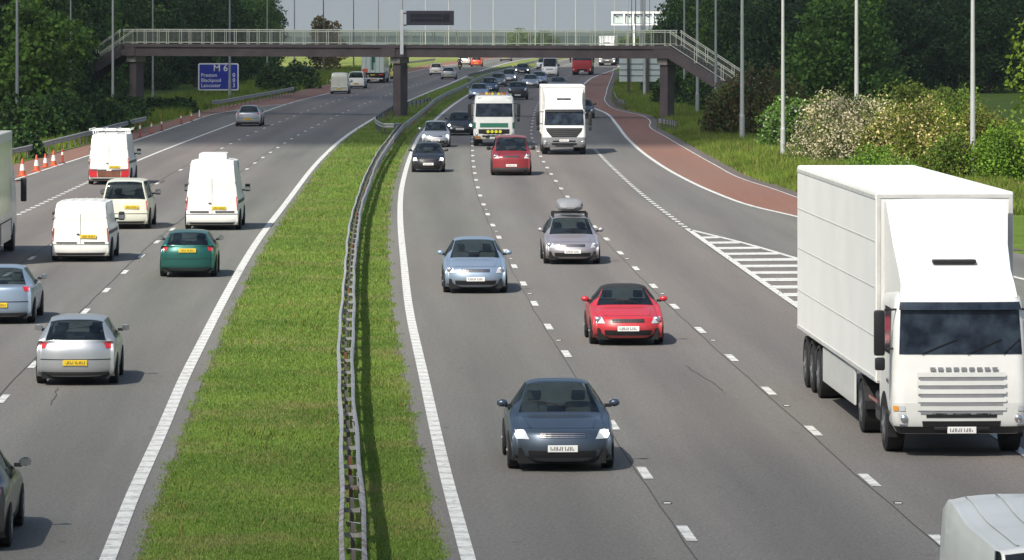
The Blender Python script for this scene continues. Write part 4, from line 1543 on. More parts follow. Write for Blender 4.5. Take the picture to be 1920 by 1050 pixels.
class Cab:
    def __init__(s, prof, r=.22, bow=.07, ylen=2.1):
        # prof: (z, yfront, halfwidth)
        s.G = np.array([[(x, y, z) for x, y in cab_outline(z, w, yf, ylen, r, bow)] for z, yf, w in prof])
        s.z = [p[0] for p in prof]

    def at(s, z, c):
        side = -1 if c < 0 else 1; c = min(abs(c), s.G.shape[1] - 1.001)
        i = min(max(int(np.searchsorted(s.z, z)) - 1, 0), len(s.z) - 2)
        f = (z - s.z[i]) / (s.z[i + 1] - s.z[i]); j = int(c); g = c - j
        a = s.G[i, j] * (1 - g) + s.G[i, j + 1] * g; b_ = s.G[i + 1, j] * (1 - g) + s.G[i + 1, j + 1] * g
        p = a * (1 - f) + b_ * f
        return np.array([p[0] * side, p[1], p[2]])

    def patch(s, mb, m, z0, z1, c0, c1, off=.01, n=3, k=12, c0b=None, c1b=None, out=None):
        c0b = c0 if c0b is None else c0b; c1b = c1 if c1b is None else c1b
        G = []
        for i in range(n + 1):
            f = i / n; z = z0 + (z1 - z0) * f; a = c0 + (c0b - c0) * f; b_ = c1 + (c1b - c1) * f; row = []
            for j in range(k + 1):
                c = a + (b_ - a) * j / k
                p = s.at(z, c); t = s.at(z, c + .2) - s.at(z, c - .2)
                nn = np.array([t[1], -t[0], 0]); nn /= np.linalg.norm(nn) + 1e-9
                row.append(p + nn * off)
            G.append(row)
        mb.grid(G, m)

    def shell(s, mb, m):
        full = np.concatenate([(s.G * np.array([-1, 1, 1]))[:, :0:-1], s.G], 1)
        mb.grid(full, m)
        mb.add([tuple(p) for p in full[-1]], [tuple(range(full.shape[1]))], m)
        b_ = full[:, [0, -1]]; mb.grid(b_, m)


def lorry(name, near, label, pa='paint_white', bump_m='grey_plastic', grille='dark', boxL=8.0, boxH=3.8, box_m='box_white', defl=True, group=None, skr=None,
          top=2.75, glass=(1.62, 2.45), opt=(), axles=(1.35, 7.2), lights=False, box_z=1.05, boxW=2.5, skirt=True, twist=0, length=None, yof=0):
    L = 2.2 + boxL
    root = empty(name, (0, 0, 0), 0, label, 'lorry', group)
    place(root, near, False, 8, twist)
    C = Cab([(.42, .12, 1.10), (.60, .03, 1.20), (.95, .0, 1.22), (1.25, .03, 1.22), (glass[0], .07, 1.21), (glass[1], .20, 1.17), (top - .1, .28, 1.13), (top, .38, 1.05)])
    b_ = MB(); C.shell(b_, pa); cab = b_.build('cab', root, smooth='auto')
    g = MB(); C.patch(g, 'glass', glass[0] + .03, glass[1], -7.4, 7.4, .012, 5, 24); ws = g.build('windscreen', root, smooth='auto')
    g = MB()
    for s_ in (-.65, .1, .7):
        a = C.at(glass[0] + .04, s_ * 5.5) + np.array([0, -.03, 0]); c_ = C.at(glass[0] + .3, s_ * 5.5 + 3.2) + np.array([0, -.03, 0])
        g.cyl(a, c_, .012, .012, 'black_trim', 4)
    g.build('wiper', ws)
    for s_ in (-1, 1):
        g = MB(); C.patch(g, 'glass', glass[0] + .0, glass[1] - .02, s_ * 13.1, s_ * 16.2, .010, 2, 4); g.build('side_window', root)
        g = MB(); C.patch(g, 'black_trim', .75, glass[1], s_ * 12.85, s_ * 12.93, .006, 2, 1); C.patch(g, 'black_trim', .75, glass[1], s_ * 16.5, s_ * 16.58, .006, 2, 1); g.build('door_gap', cab)
    # sun visor
    if 'visor' in opt:
        g = MB(); C.patch(g, 'glass' if 'darkvisor' in opt else 'black_trim', glass[1] - .02, glass[1] + .12, -7.2, 7.2, .09, 2, 18); g.build('sun_visor', root)
    # bumper
    g = MB(); C.patch(g, bump_m, .43, .98, -10.5, 10.5, .03, 5, 24); g.bbox(-.5, .5, -.04, .1, .5, .56, 'black_trim', .01); bo = g.build('bumper', root, smooth='auto')
    g = MB(); C.patch(g, 'black_trim', .56, .66, -3.6, 3.6, .04, 1, 10); C.patch(g, 'black_trim', .72, .80, -3.2, 3.2, .04, 1, 10); g.build('air_intake', bo)
    # grille
    g = MB()
    if grille == 'dark':
        C.patch(g, 'black_trim', .99, 1.50, -3.4, 3.4, .02, 3, 12, c0b=-5.6, c1b=5.6)
        for k in range(4):
            C.patch(g, 'dark_grey_trim', 1.06 + k * .11, 1.09 + k * .11, -3.5 - k * .45, 3.5 + k * .45, .035, 1, 12)
    elif grille == 'slats':
        for k in range(5):
            zz = .78 + k * .15
            C.patch(g, 'grey_plastic', zz, zz + .07, -3.7, 3.7, .04, 1, 12)
            C.patch(g, 'paint_offwhite', zz + .07, zz + .15, -4.0, 4.0, .05, 1, 12)
    elif grille == 'green':
        C.patch(g, 'paint_truckgreen', 1.12, 1.38, -4.2, 4.2, .014, 1, 12)
        C.patch(g, 'black_trim', .74, 1.02, -4.6, 4.6, .035, 2, 12)
        C.patch(g, 'paint_truckgreen', 1.05, 1.42, -12.0, -6.8, .012, 1, 8); C.patch(g, 'paint_truckgreen', 1.05, 1.42, 6.8, 12.0, .012, 1, 8)
    elif grille == 'red':
        for k in range(4):
            C.patch(g, 'black_trim', .98 + k * .14, 1.01 + k * .14, -4.5, 4.5, .014, 1, 12)
        C.patch(g, 'black_trim', .48, .70, -3.5, 3.5, .04, 1, 12)
    g.build('grille', root)
    for s_ in (-1, 1):
        g = MB(); C.patch(g, 'lamp_glass', .60, .80, s_ * 5.0, s_ * 7.6, .04, 3, 8); h = g.build('headlight', root, smooth=True)
        a = C.at(.70, s_ * 5.8); g = MB(); g.ball(a + np.array([0, -.045, 0]), .07, .03, .07, 'lamp_on' if lights else 'chrome', 12, 7); g.build('lamp', h, smooth=True)
        a = C.at(.72, s_ * 9.5)
        # mirrors on arms
        g = MB()
        xx = s_ * 1.36
        for zz in (glass[1] - .02, glass[0] + .12):
            g.cyl((s_ * 1.12, .36, zz), (xx, .16, zz), .02, .02, 'black_trim', 6)
        g.bbox(min(xx, xx + s_ * .2), max(xx, xx + s_ * .2), .10, .22, glass[0] + .0, glass[1] - .02, 'black_trim', .05)
        g.bbox(min(xx, xx + s_ * .18), max(xx, xx + s_ * .18), .10, .22, glass[0] - .26, glass[0] - .03, 'black_trim', .04)
        g.build('door_mirror', root, smooth='auto')
        # steps
        g = MB(); C.patch(g, 'black_trim', .45, .55, s_ * 13.2, s_ * 16.5, .02, 1, 3); C.patch(g, 'black_trim', .72, .8, s_ * 13.2, s_ * 16.5, .02, 1, 3); g.build('cab_step', cab)
    plate(root, 0, C.at(.66, 0)[1] - .05, .80 if grille == 'dark' else .50, -1, 'plate_white')
    bl_ = -1.1
    if defl:
        # wind deflector: rises from above the screen to the box front
        g = MB()
        z1 = boxH - .12; G = []
        for (y, z, w) in ((.36, top - .05, 1.06), (.50, top + .18, 1.03), (.95, top + .42, 1.02), (1.5, min(z1, top + .85), 1.05), (1.95, z1 - .02, 1.12), (2.05, z1, 1.14)):
            G.append([(w * u, y, z - .05 * abs(u) ** 6) for u in (-1, -.93, -.7, -.35, 0, .35, .7, .93, 1)])
        g.grid(G, pa)
        for s_ in (0, -1):
            e = [row[s_] for row in G]
            x_ = e[0][0]
            g.add([tuple(p) for p in e] + [(e[-1][0], 2.05, top - .1), (e[0][0], .40, top - .1)], [tuple(range(len(e) + 2))], pa)
        dfo = g.build('air_deflector', root, smooth='auto')
        g = MB(); zz = top + .50
        g.bbox(-.40, .40, .93, 1.1, zz - .02, zz + .05, 'black_trim', .03); g.build('vent', dfo)
    if box_m:
        g = MB(); y0 = 2.25; g.bbox(-boxW / 2, boxW / 2, y0, y0 + boxL, box_z, boxH, box_m, .05, 2); bx_ = g.build('cargo_box', root)
        g = MB()
        for x in (-boxW / 2 - .006, boxW / 2 - .008 + .0):
            if boxL > 14:
                for zz in (2.0, 2.9, 3.75):
                    g.box(x, x + .014, y0 + .1, y0 + boxL - .1, zz, zz + .02, 'boxline2')
            else:
                for k in range(1, int(boxL / 1.5)):
                    yy = y0 + k * 1.5
                    g.box(x, x + .014, yy - .012, yy + .012, box_z + .1, boxH - .1, 'boxline')
            for zz in (box_z + .04, boxH - .14):
                g.box(x - .006, x + .02, y0 + .05, y0 + boxL - .05, zz, zz + .07, 'boxline2')
        for x in (-boxW / 2 + .02, boxW / 2 - .09):
            g.box(x, x + .07, y0 - .012, y0 - .002, box_z + .05, boxH - .06, 'boxline2')
        g.box(-boxW / 2 + .02, boxW / 2 - .02, y0 - .014, y0 - .003, boxH - .12, boxH - .05, 'boxline2')
        g.build('trim', bx_)
        g = MB(); g.box(-.45, .45, 1.6, y0 + boxL, .72, box_z - .01, 'under'); g.build('chassis', root)
        if skirt:
            for s_ in (-1, 1):
                g = MB(); x = s_ * (boxW / 2 - .04)
                g.bbox(min(x, x - s_ * .04), max(x, x - s_ * .04), skr[0] if skr else 3.6, skr[1] if skr else axles[1] - 1.2, .42, box_z - .04, 'paint_offwhite', .015); g.build('side_skirt', root)
    if 'tank' in opt or True:
        for s_ in (-1, 1):
            g = MB(); g.bbox(min(s_ * .7, s_ * 1.15), max(s_ * .7, s_ * 1.15), 2.4, 3.4, .4, .95, 'dark_grey_trim', .08); g.build('tank', root, smooth='auto')
    for a in axles:
        for s_ in (-1, 1):
            wheel(root, s_ * 1.225, a, .49, .32 if a < 2 else .55, s_, 'grey_plastic')
            g = MB(); n = 12
            pts = [(a + .60 * math.cos(PI * k / n), .49 + .60 * math.sin(PI * k / n)) for k in range(n + 1)] + [(a - .54 * math.cos(PI * k / n), .49 + .54 * math.sin(PI * k / n)) for k in range(n + 1)]
            if a < 2:
                pts = [(a + .60 * math.cos(PI * k / n), .49 + .60 * math.sin(PI * k / n)) for k in range(n + 1)]
                g.prism(pts, 0, s_ * .95, s_ * 1.226, 'under')
                g.prism([(a - .6, .3), (a + .6, .3), (a + .6, .5), (a - .6, .5)], 0, s_ * .95, s_ * 1.223, 'under')
            else:
                g.prism(pts, 0, s_ * .68, s_ * 1.22, 'black_trim')
            g.build('mudguard', root)
    return root, C


simple('box_white', (.86, .86, .83), .6, var=.04, scale=.7, spec=.2)
simple('boxline', (.46, .46, .45), .6); simple('boxline2', (.62, .62, .60), .5)
# green and white tipper
r_, C_ = lorry('tipper_lorry', P2(889, 964, 274, dy=.8), 'white and green tipper lorry with coloured lamps along the cab roof', bump_m='paint_white', grille='green', boxL=5.2, boxH=2.5, defl=False, box_m='paint_truckgreen',
               top=3.0, glass=(1.72, 2.55), axles=(1.3, 5.6, 6.9), skirt=False)
g = MB(); g.bbox(-.98, .98, .30, .42, 2.66, 2.90, 'paint_mint', .03); g.bbox(-1.08, 1.08, .28, .46, 2.58, 2.66, 'paint_white', .02); g.build('sun_visor', r_)
g = MB(); g.cyl((-1.05, .5, 3.08), (1.05, .5, 3.08), .03, .03, 'chrome', 8)
for s_ in (-.9, .9): g.cyl((s_, .5, 2.9), (s_, .5, 3.08), .02, .02, 'chrome', 6)
lb = g.build('light_bar', r_)
for k, c_ in enumerate(('chrome', 'orange', 'yellow_lamp', 'amber', 'yellow_lamp', 'chrome', 'yellow_lamp', 'amber', 'orange', 'chrome')):
    x = -.81 + k * .18
    g = MB(); g.cyl((x, .42, 3.12), (x, .54, 3.12), .078, .06, c_, 10); g.build('roof_lamp', r_)
for k in range(4):
    x = -.36 + k * .24
    g = MB(); a = C_.at(.88, 0)[1] - .045
    g.cyl((x, a - .07, .88), (x, a, .88), .095, .08, 'yellow_lamp', 12); g.build('spot_lamp', r_)
g = MB(); C_.patch(g, 'amber', .46, .60, -10, -4.2, .045, 1, 8); g.build('amber_strip', r_)

lorry('box_lorry', P2(1019, 1096, 290, dy=.8), 'white box lorry with a black V shaped grille and grey bumper', boxL=6.5, boxH=3.82, top=2.6, glass=(1.62, 2.42), opt=('visor',), axles=(1.35, 6.6), boxW=2.46)
r_, C_ = lorry('artic_lorry', P2(1073, 1109, 141, dy=.8), 'bright red lorry passing under the footbridge', pa='paint_truckred', bump_m='paint_truckred', grille='red', boxL=9, boxH=3.6, box_m='paint_charcoal', top=3.2,
               glass=(1.85, 2.75), defl=False, axles=(1.35, 4.5, 8.5, 9.8), box_z=1.1)
lorry('artic_lorry', P2(1122, 1154, 123.5, dy=.8), 'far pale lorry with a tall white box showing above the bridge deck', pa='paint_offwhite', bump_m='grey_plastic', grille='dark', boxL=11, boxH=4.35, top=2.9, glass=(1.9, 2.7), lights=True, axles=(1.35, 4.4, 10.5))
# the big near truck
zf = 79.6
r_, C_ = lorry('artic_lorry', (8.05, 80.2), 'huge white articulated lorry filling the right side, nearest of all', pa='paint_white', bump_m='paint_offwhite', grille='slats', boxL=14.2, boxH=4.68, top=2.95,
               glass=(1.82, 2.66), opt=('visor', 'darkvisor'), axles=(1.4, 5.0, 12.6, 13.9, 15.2), box_z=1.15, boxW=2.55, skr=(6.0, 11.7))
g = MB(); C_.patch(g, 'black_trim', .43, .56, -10, 10, .045, 1, 20); g.build('lower_bumper', r_)
for s_ in (-1, 1):
    g = MB(); C_.patch(g, 'lamp_glass', .84, .93, s_ * 5.2, s_ * 7.2, .045, 1, 4); C_.patch(g, 'amber', .84, .93, s_ * 7.4, s_ * 9.4, .045, 1, 4); g.build('indicator', r_)
    g = MB(); C_.patch(g, 'dark_grey_trim', 1.30, 1.36, s_ * 13.4, s_ * 14.2, .02, 1, 2); g.build('door_handle', r_)
    g = MB(); x = s_ * 1.24; g.box(min(x, x - s_ * .012), max(x, x - s_ * .012), 2.35, 3.6, .78, .84, 'tail_red'); g.build('marker_strip', r_)
g = MB()
for k in range(9):
    x = -.56 + k * .14
    g.box(x, x + .09, C_.at(1.58, 0)[1] - .03, C_.at(1.58, 0)[1] - .01, 1.56, 1.62, 'grey_plastic')
g.build('badge', r_)


def rear_box(root, L, Wd, z0, z1, m, doors=True, stripes=None):
    """box body whose rear end lies at local y=L"""
    g = MB(); g.bbox(-Wd / 2, Wd / 2, 2.4, L, z0, z1, m, .05, 2); b_ = g.build('cargo_box', root)
    g = MB()
    g.box(-Wd / 2 + .02, Wd / 2 - .02, L + .002, L + .02, z1 - .12, z1 - .04, 'boxline2')
    g.box(-.012, .012, L + .002, L + .014, z0 + .05, z1 - .14, 'boxline')
    for x in (-.75, -.28, .28, .75):
        g.cyl((x, L + .03, z0 + .08), (x, L + .03, z1 - .16), .016, .016, 'grey_plastic', 6)
    for x in (-Wd / 2 + .02, Wd / 2 - .09):
        g.box(x, x + .07, L + .003, L + .018, z0 + .04, z1 - .12, 'boxline2')
    g.build('rear_doors', b_)
    return b_


def rear_lorry(name, near, label, L, z1, m, sidem=None, Wd=2.5, z0=1.15, axles=(1.4, 6, 7.3, 8.6)):
    root = empty(name, (0, 0, 0), 0, label, 'lorry'); place(root, near, True, L)
    C = Cab([(.42, .12, 1.10), (.60, .03, 1.20), (.95, .0, 1.22), (1.62, .07, 1.21), (2.5, .20, 1.17), (2.85, .28, 1.13), (2.95, .38, 1.05)])
    g = MB(); C.shell(g, m); g.build('cab', root, smooth='auto')
    g = MB(); C.patch(g, 'glass', 1.6, 2.5, -7.4, 7.4, .012, 4, 20); g.build('windscreen', root)
    b_ = rear_box(root, L, Wd, z0, z1, m)
    if sidem:
        g = MB()
        for s_ in (-1, 1):
            x = s_ * (Wd / 2 + .006)
            g.box(min(x, x - s_ * .004), max(x, x - s_ * .004), 3.0, L - .5, z0 + .25, z1 - .3, sidem)
        g.build('side_panel', b_)
    g = MB(); g.box(-.5, .5, 1.5, L - .1, .7, z0 - .01, 'under'); g.box(-1.15, 1.15, L - .35, L - .12, .82, z0 - .02, 'black_trim'); g.build('chassis', root)
    g = MB(); g.bbox(-1.15, 1.15, L - .25, L - .12, .45, .58, 'boxline2', .02); g.build('underrun_bar', root)
    for s_ in (-1, 1):
        g = MB(); g.bbox(min(s_ * .72, s_ * 1.15), max(s_ * .72, s_ * 1.15), L - .1, L - .02, .86, 1.02, 'tail_red', .02); g.build('tail_light', root)
        g = MB(); x = s_ * 1.34; g.bbox(min(x, x + s_ * .2), max(x, x + s_ * .2), .1, .2, 1.6, 2.4, 'black_trim', .04); g.cyl((s_ * 1.1, .3, 2.3), (x, .15, 2.3), .02, .02, 'black_trim', 5); g.build('door_mirror', root)
        g = MB(); x = s_ * 1.22; g.bbox(min(x, x - s_ * .03), max(x, x - s_ * .03), 2.6, axles[1] - .8, .45, 1.1, m, .01); g.build('side_skirt', root)
    plate(root, 0, L - .02, .92, 1, 'plate_yellow')
    for a in axles:
        for s_ in (-1, 1):
            wheel(root, s_ * 1.225, a, .49, .32 if a < 2 else .55, s_, 'grey_plastic')
    return root


r_ = rear_lorry('box_lorry', P2(676, 722, 156, dy=.6), 'pale lorry with green marked rear doors, seen from behind left of the middle pier', 12.5, 4.35, 'paint_mint', 'paint_lightgreen', axles=(1.4, 9.0, 10.3, 11.6))
g = MB(); g.box(-.10, .14, 12.535, 12.545, 1.5, 4.0, 'paint_truckgreen'); g.box(-.25, .02, 12.535, 12.545, 2.3, 3.2, 'paint_truckgreen'); g.build('green_mark', r_)
g = MB(); g.bbox(.55, 1.12, 12.5, 12.56, 1.2, 1.62, 'orange', .02); g.build('orange_board', r_)
rear_lorry('box_lorry', (-17.6, 140.0), 'lorry with a pale green side cut off by the left picture edge', 11.0, 4.05, 'paint_boxgrey', 'paint_lightgreen', axles=(1.4, 7.0, 8.3))

# ---- motorcycle and rider
x, y = W(862.5, 130.5)
mc = empty('motorcycle', (x, y, .012 + gz(y)), math.atan2(-LE.slope(y), 1), 'dark motorcycle heading away between the silver car and the orange red car', 'motorcycle')
for yy, nm in ((-.7, 1), (.7, 1)):
    g = MB(); g.cyl((-.075, yy, .31), (.075, yy, .31), .31, .31, 'rubber', 18); w_ = g.build('wheel', mc, smooth='auto')
    g = MB(); g.cyl((-.08, yy, .31), (.08, yy, .31), .2, .2, 'grey_plastic', 12); g.build('rim', w_)
g = MB(); g.ball((0, .15, .78), .17, .38, .17, 'paint_black', 12, 8); g.ball((0, .05, .45), .2, .32, .2, 'dark_grey_trim', 10, 6); g.cyl((0, .3, .8), (0, .72, .35), .05, .05, 'chrome', 8)
g.ball((0, -.62, .82), .12, .3, .09, 'paint_black', 10, 6); g.build('body', mc, smooth=True)
g = MB(); g.bbox(-.13, .13, -.6, .0, .78, .86, 'black_trim', .03); g.build('seat', mc)
g = MB(); g.tube([(-.36, .35, 1.02), (-.15, .48, 1.0), (.15, .48, 1.0), (.36, .35, 1.02)], .018, 'black_trim'); g.build('handlebar', mc)
g = MB(); g.bbox(-.08, .08, -.95, -.9, .72, .8, 'tail_red', .02); g.build('tail_light', mc)
g = MB(); g.bbox(-.11, .11, -.97, -.94, .45, .62, 'plate_yellow', .01); g.build('number_plate', mc)
g = MB(); g.cyl((.2, -.75, .32), (.16, .0, .3), .06, .05, 'chrome', 10); g.build('exhaust', mc)


def skin_person(root_loc, rz, joints, edges, radii, mat, label):
    me = bpy.data.meshes.new('person')
    me.from_pydata(joints, edges, [])
    o = bpy.data.objects.new('person', me); COL.objects.link(o)
    sm = o.modifiers.new('skin', 'SKIN')
    for v, r in zip(me.skin_vertices[0].data, radii):
        v.radius = (r, r)
    me.skin_vertices[0].data[0].use_root = True
    s2_ = o.modifiers.new('sub', 'SUBSURF'); s2_.levels = 1; s2_.render_levels = 1
    me.materials.append(M[mat])
    o.location = root_loc; o.rotation_euler = (0, 0, rz)
    bpy.context.view_layer.update()
    dg = bpy.context.evaluated_depsgraph_get()
    me2 = bpy.data.meshes.new_from_object(o.evaluated_get(dg))
    me2.materials.clear(); me2.materials.append(M[mat])
    o.modifiers.clear(); o.data = me2
    for f in me2.polygons: f.use_smooth = True
    tag(o, label, 'person')
    return o


J = [(0, -.35, .93), (0, -.28, 1.15), (0, -.15, 1.38), (0, -.08, 1.50), (0, -.04, 1.62), (0, -.03, 1.72),
     (-.19, -.12, 1.38), (-.30, .10, 1.16), (-.33, .34, 1.05), (.19, -.12, 1.38), (.30, .10, 1.16), (.33, .34, 1.05),
     (-.13, -.33, .90), (-.24, .10, .78), (-.22, -.15, .38), (-.22, .02, .32), (.13, -.33, .90), (.24, .10, .78), (.22, -.15, .38), (.22, .02, .32)]
E = [(0, 1), (1, 2), (2, 3), (3, 4), (4, 5), (2, 6), (6, 7), (7, 8), (2, 9), (9, 10), (10, 11), (0, 12), (12, 13), (13, 14), (14, 15), (0, 16), (16, 17), (17, 18), (18, 19)]
Rr = [.16, .15, .17, .07, .09, .08, .08, .055, .045, .08, .055, .045, .11, .08, .055, .05, .11, .08, .055, .05]
simple('rider_suit', (.018, .016, .03), .6)
pr = skin_person(mc.location, mc.rotation_euler.z, J, E, Rr, 'rider_suit', 'motorcycle rider in dark clothing and helmet, leaning forward on the motorcycle')
g = MB(); g.ball((0, -.03, 1.68), .14, .16, .15, 'paint_black', 14, 10); hl = g.build('helmet', pr, smooth=True)

# ------------------------------------------------------------------ trees and bushes
def leaf_cloud(name, lobes, N, size, mats, seed, frac=None, shell_p=.55, flat=0.0, parent=None):
    """leaf faces spread through ellipsoidal lobes; denser near their skins"""
    g = np.random.default_rng(seed)
    vol = np.array([l[3] * l[4] * l[5] for l in lobes]) ** .72
    pk = g.choice(len(lobes), N, p=vol / vol.sum())
    Lb = np.array(lobes)[pk]
    d = g.normal(size=(N, 3)); d /= np.linalg.norm(d, axis=1)[:, None]
    r = np.where(g.random(N) < shell_p, g.uniform(.86, 1.08, N), g.uniform(.3, 1, N) ** .5)
    # twiggy outline: bumps by direction
    bp = 1 + .16 * np.sin(d[:, 0] * 9 + Lb[:, 0] * 3) * np.cos(d[:, 2] * 8 + Lb[:, 1]) + .10 * np.sin(d[:, 1] * 17 + d[:, 2] * 13)
    C = Lb[:, :3] + d * Lb[:, 3:6] * (r * bp)[:, None]
    C = C[C[:, 2] > .05] if True else C
    n = len(C); d = d[:n] if len(d) == n else g.normal(size=(n, 3))
    nn = d + g.normal(0, .75, (n, 3)); nn[:, 2] += .35; nn /= np.linalg.norm(nn, axis=1)[:, None]
    a = np.cross(nn, g.normal(size=(n, 3))); a /= np.linalg.norm(a, axis=1)[:, None] + 1e-9
    b_ = np.cross(nn, a)
    s_ = (size * g.uniform(.55, 1.3, n))[:, None]
    V = np.stack([C - a * s_ * .5, C + b_ * s_ * .34, C + a * s_ * .5, C - b_ * s_ * .34], 1).reshape(-1, 3)
    me = bpy.data.meshes.new(name)
    me.vertices.add(n * 4); me.vertices.foreach_set('co', V.astype(np.float32).ravel())
    me.loops.add(n * 4); me.loops.foreach_set('vertex_index', np.arange(n * 4, dtype=np.int32))
    me.polygons.add(n); me.polygons.foreach_set('loop_start', np.arange(0, n * 4, 4, dtype=np.int32))
    me.polygons.foreach_set('loop_total', np.full(n, 4, dtype=np.int32))
    for m_ in mats: me.materials.append(M[m_])
    if frac:
        # flowers sit on the outside, in drifts
        k = (g.random(n) < frac * np.clip(1.0 + .9 * np.sin(C[:, 0] * 1.7 + C[:, 2] * 2.1) * np.cos(C[:, 1] * 1.9), 0.1, 2)) & (np.linalg.norm(nn, axis=1) > 0)
        me.polygons.foreach_set('material_index', k.astype(np.int32))
    me.update(); me.validate()
    o = bpy.data.objects.new(name, me); COL.objects.link(o)
    if parent is not None: o.parent = parent
    return o


def tree_proto(name, h, rad, N, size, mats, seed, label, cat='tree', group=None, low=.12, frac=None, nl=13, trunk=True, shell_p=.55):
    g = random.Random(seed)
    root = empty(name, (0, 0, 0), 0, label, cat, group)
    lobes = []
    for k in range(nl):
        t = (k + .5) / nl
        zc = h * (low + (.93 - low) * t)
        env = math.sin(PI * min(1, (.16 + .80 * t))) ** .6
        a = k * 2.4 + g.random()
        rr = rad * env * g.uniform(.35, .72)
        s_ = rad * g.uniform(.34, .52) * (.7 + .5 * env)
        lobes.append((rr * math.cos(a), rr * math.sin(a), zc, s_, s_, s_ * g.uniform(.6, .85)))
    lobes.append((0, 0, h * .5, rad * .5, rad * .5, h * .36))
    leaf_cloud('crown', lobes, N, size, mats, seed, frac, shell_p, parent=root)
    if trunk:
        p = MB(); r0 = h * .022 + .03
        p.cyl((0, 0, -.3), (.05, .02, h * .35), r0, r0 * .75, 'bark', 8); p.cyl((.05, .02, h * .35), (-.05, .1, h * .8), r0 * .75, r0 * .25, 'bark', 8)
        for l in lobes[::2]:
            z = max(.2, l[2] - rad * .5)
            p.cyl((0, 0, min(z, h * .7)), (l[0] * .9, l[1] * .9, l[2]), r0 * .4, r0 * .12, 'bark', 5)
        p.build('trunk', root, smooth='auto')
    return root


DG, MG = 'dense dark trees of the left wood', 'dark trees behind the right verge'
lab_l = 'dark leafy tree in the shaded wood along the left side'
lab_r = 'tall dark tree in the shaded wood behind the right verge'
protos = [tree_proto('tree', 14, 4.6, 9000, .42, ['leaf_dark'], 101 + k, lab_l, 'tree', DG, low=.06 + .03 * k, nl=15) for k in range(3)]
protos += [tree_proto('tree', 13, 4.4, 8500, .40, ['leaf_mid'], 120 + k, lab_l, 'tree', DG, low=.08, nl=14) for k in range(2)]
used = set()


def put(i, x, y, h, lab, grp, rzz=None, wid=1.0):
    s_ = h / (14 if i < 3 else 13)
    rzz = random.uniform(0, 6.28) if rzz is None else rzz
    if i in used:
        r = copy_tree(protos[i], (x, y, gz(y)), rzz)
    else:
        r = protos[i]; used.add(i); r.location = (x, y, gz(y)); r.rotation_euler = (0, 0, rzz)
    r.scale = (s_ * wid, s_ * wid, s_)
    r['label'] = lab; r['group'] = grp
    return r


TL = lambda y: np.interp(y, [200, 270, 290, 308, 330, 345, 400, 440, 490, 600, 680], [-36, -35.5, -35, -31.5, -30.8, -33.5, -34.5, -34.5, -29, -31.5, -34])
for row, (off, hh, st) in enumerate(((3.2, 10.5, 12), (8.5, 14, 17), (15, 16, 30))):
    y = 205 + row * 5
    while y < (640 if row < 2 else 620):
        x = TL(y) - off + random.uniform(-1, 1)
        # only where the frame can see it
        px = 960 + x * F / y
        if px > -260:
            h = hh * random.uniform(.82, 1.12)
            i = random.choice((0, 1, 2, 0, 1, 2, 3, 4))
            put(i, x, y + random.uniform(-3, 3), h, lab_l, DG, wid=random.uniform(.9, 1.2))
        y += st * random.uniform(.75, 1.2)
# left wood tree whose sunlit crown is put into a lighter leaf colour
t_ = tree_proto('tree', 9.2, 3.4, 9000, .36, ['leaf_mid'], 150, 'tree with a brighter green crown near the far left column', 'tree')
t_.location = (-30.9, 292, 0)
t_ = tree_proto('tree', 5.2, 1.9, 3500, .36, ['leaf_brown'], 153, 'small round brownish tree against the sky between two thin columns', 'tree')
t_.location = (W(683, 103)[0], 690, 0); t_.scale = (1, 1, .92)
t_ = tree_proto('tree', 7.0, 2.6, 5000, .36, ['leaf_brown'], 154, 'brownish tree at the right end of the left wood against the sky', 'tree', low=.05)
t_.location = ((607 - 960) / F * 600, 600, 0); t_.scale = (.95, .95, 1.06)
# right wood
for row, (y0, hh) in enumerate(((448, 9.5), (480, 14.0), (530, 17))):
    px = 1215 + row * 34
    while px < 2080:
        y = y0 + random.uniform(-10, 12) + (40 if px < 1330 else 0)
        x = (px - 960) / F * y + 2.0
        h = hh * random.uniform(.85, 1.1)
        if px < 1290: h *= [.8, .85, .92][row]
        put(random.choice((0, 1, 2, 0, 1, 2, 3)), x, y, h, lab_r, MG, wid=random.uniform(.95, 1.25))
        px += (60, 78, 95)[row] * random.uniform(.8, 1.15)
# the round tree
t_ = tree_proto('tree', 9.0, 5.4, 15000, .40, ['leaf_mid'], 160, 'big round dark green tree rising behind the cream blossom bush', 'tree', low=.05, nl=20)
t_.location = ((1585 - 960) / F * 385, 385, 0)
t_ = tree_proto('sapling', 4.0, 1.2, 3000, .30, ['leaf_mid'], 161, 'young pointed green tree between the round tree and the dark gap', 'tree', low=.1, nl=7)
t_.location = ((1665 - 960) / F * 330, 330, 0)
t_ = tree_proto('tree', 8.6, 3.2, 9000, .20, ['leaf_bright'], 162, 'bright green tree whose sunlit leaves enter at the right picture edge', 'tree', low=.38)
t_.location = (22.25, 170, 0)


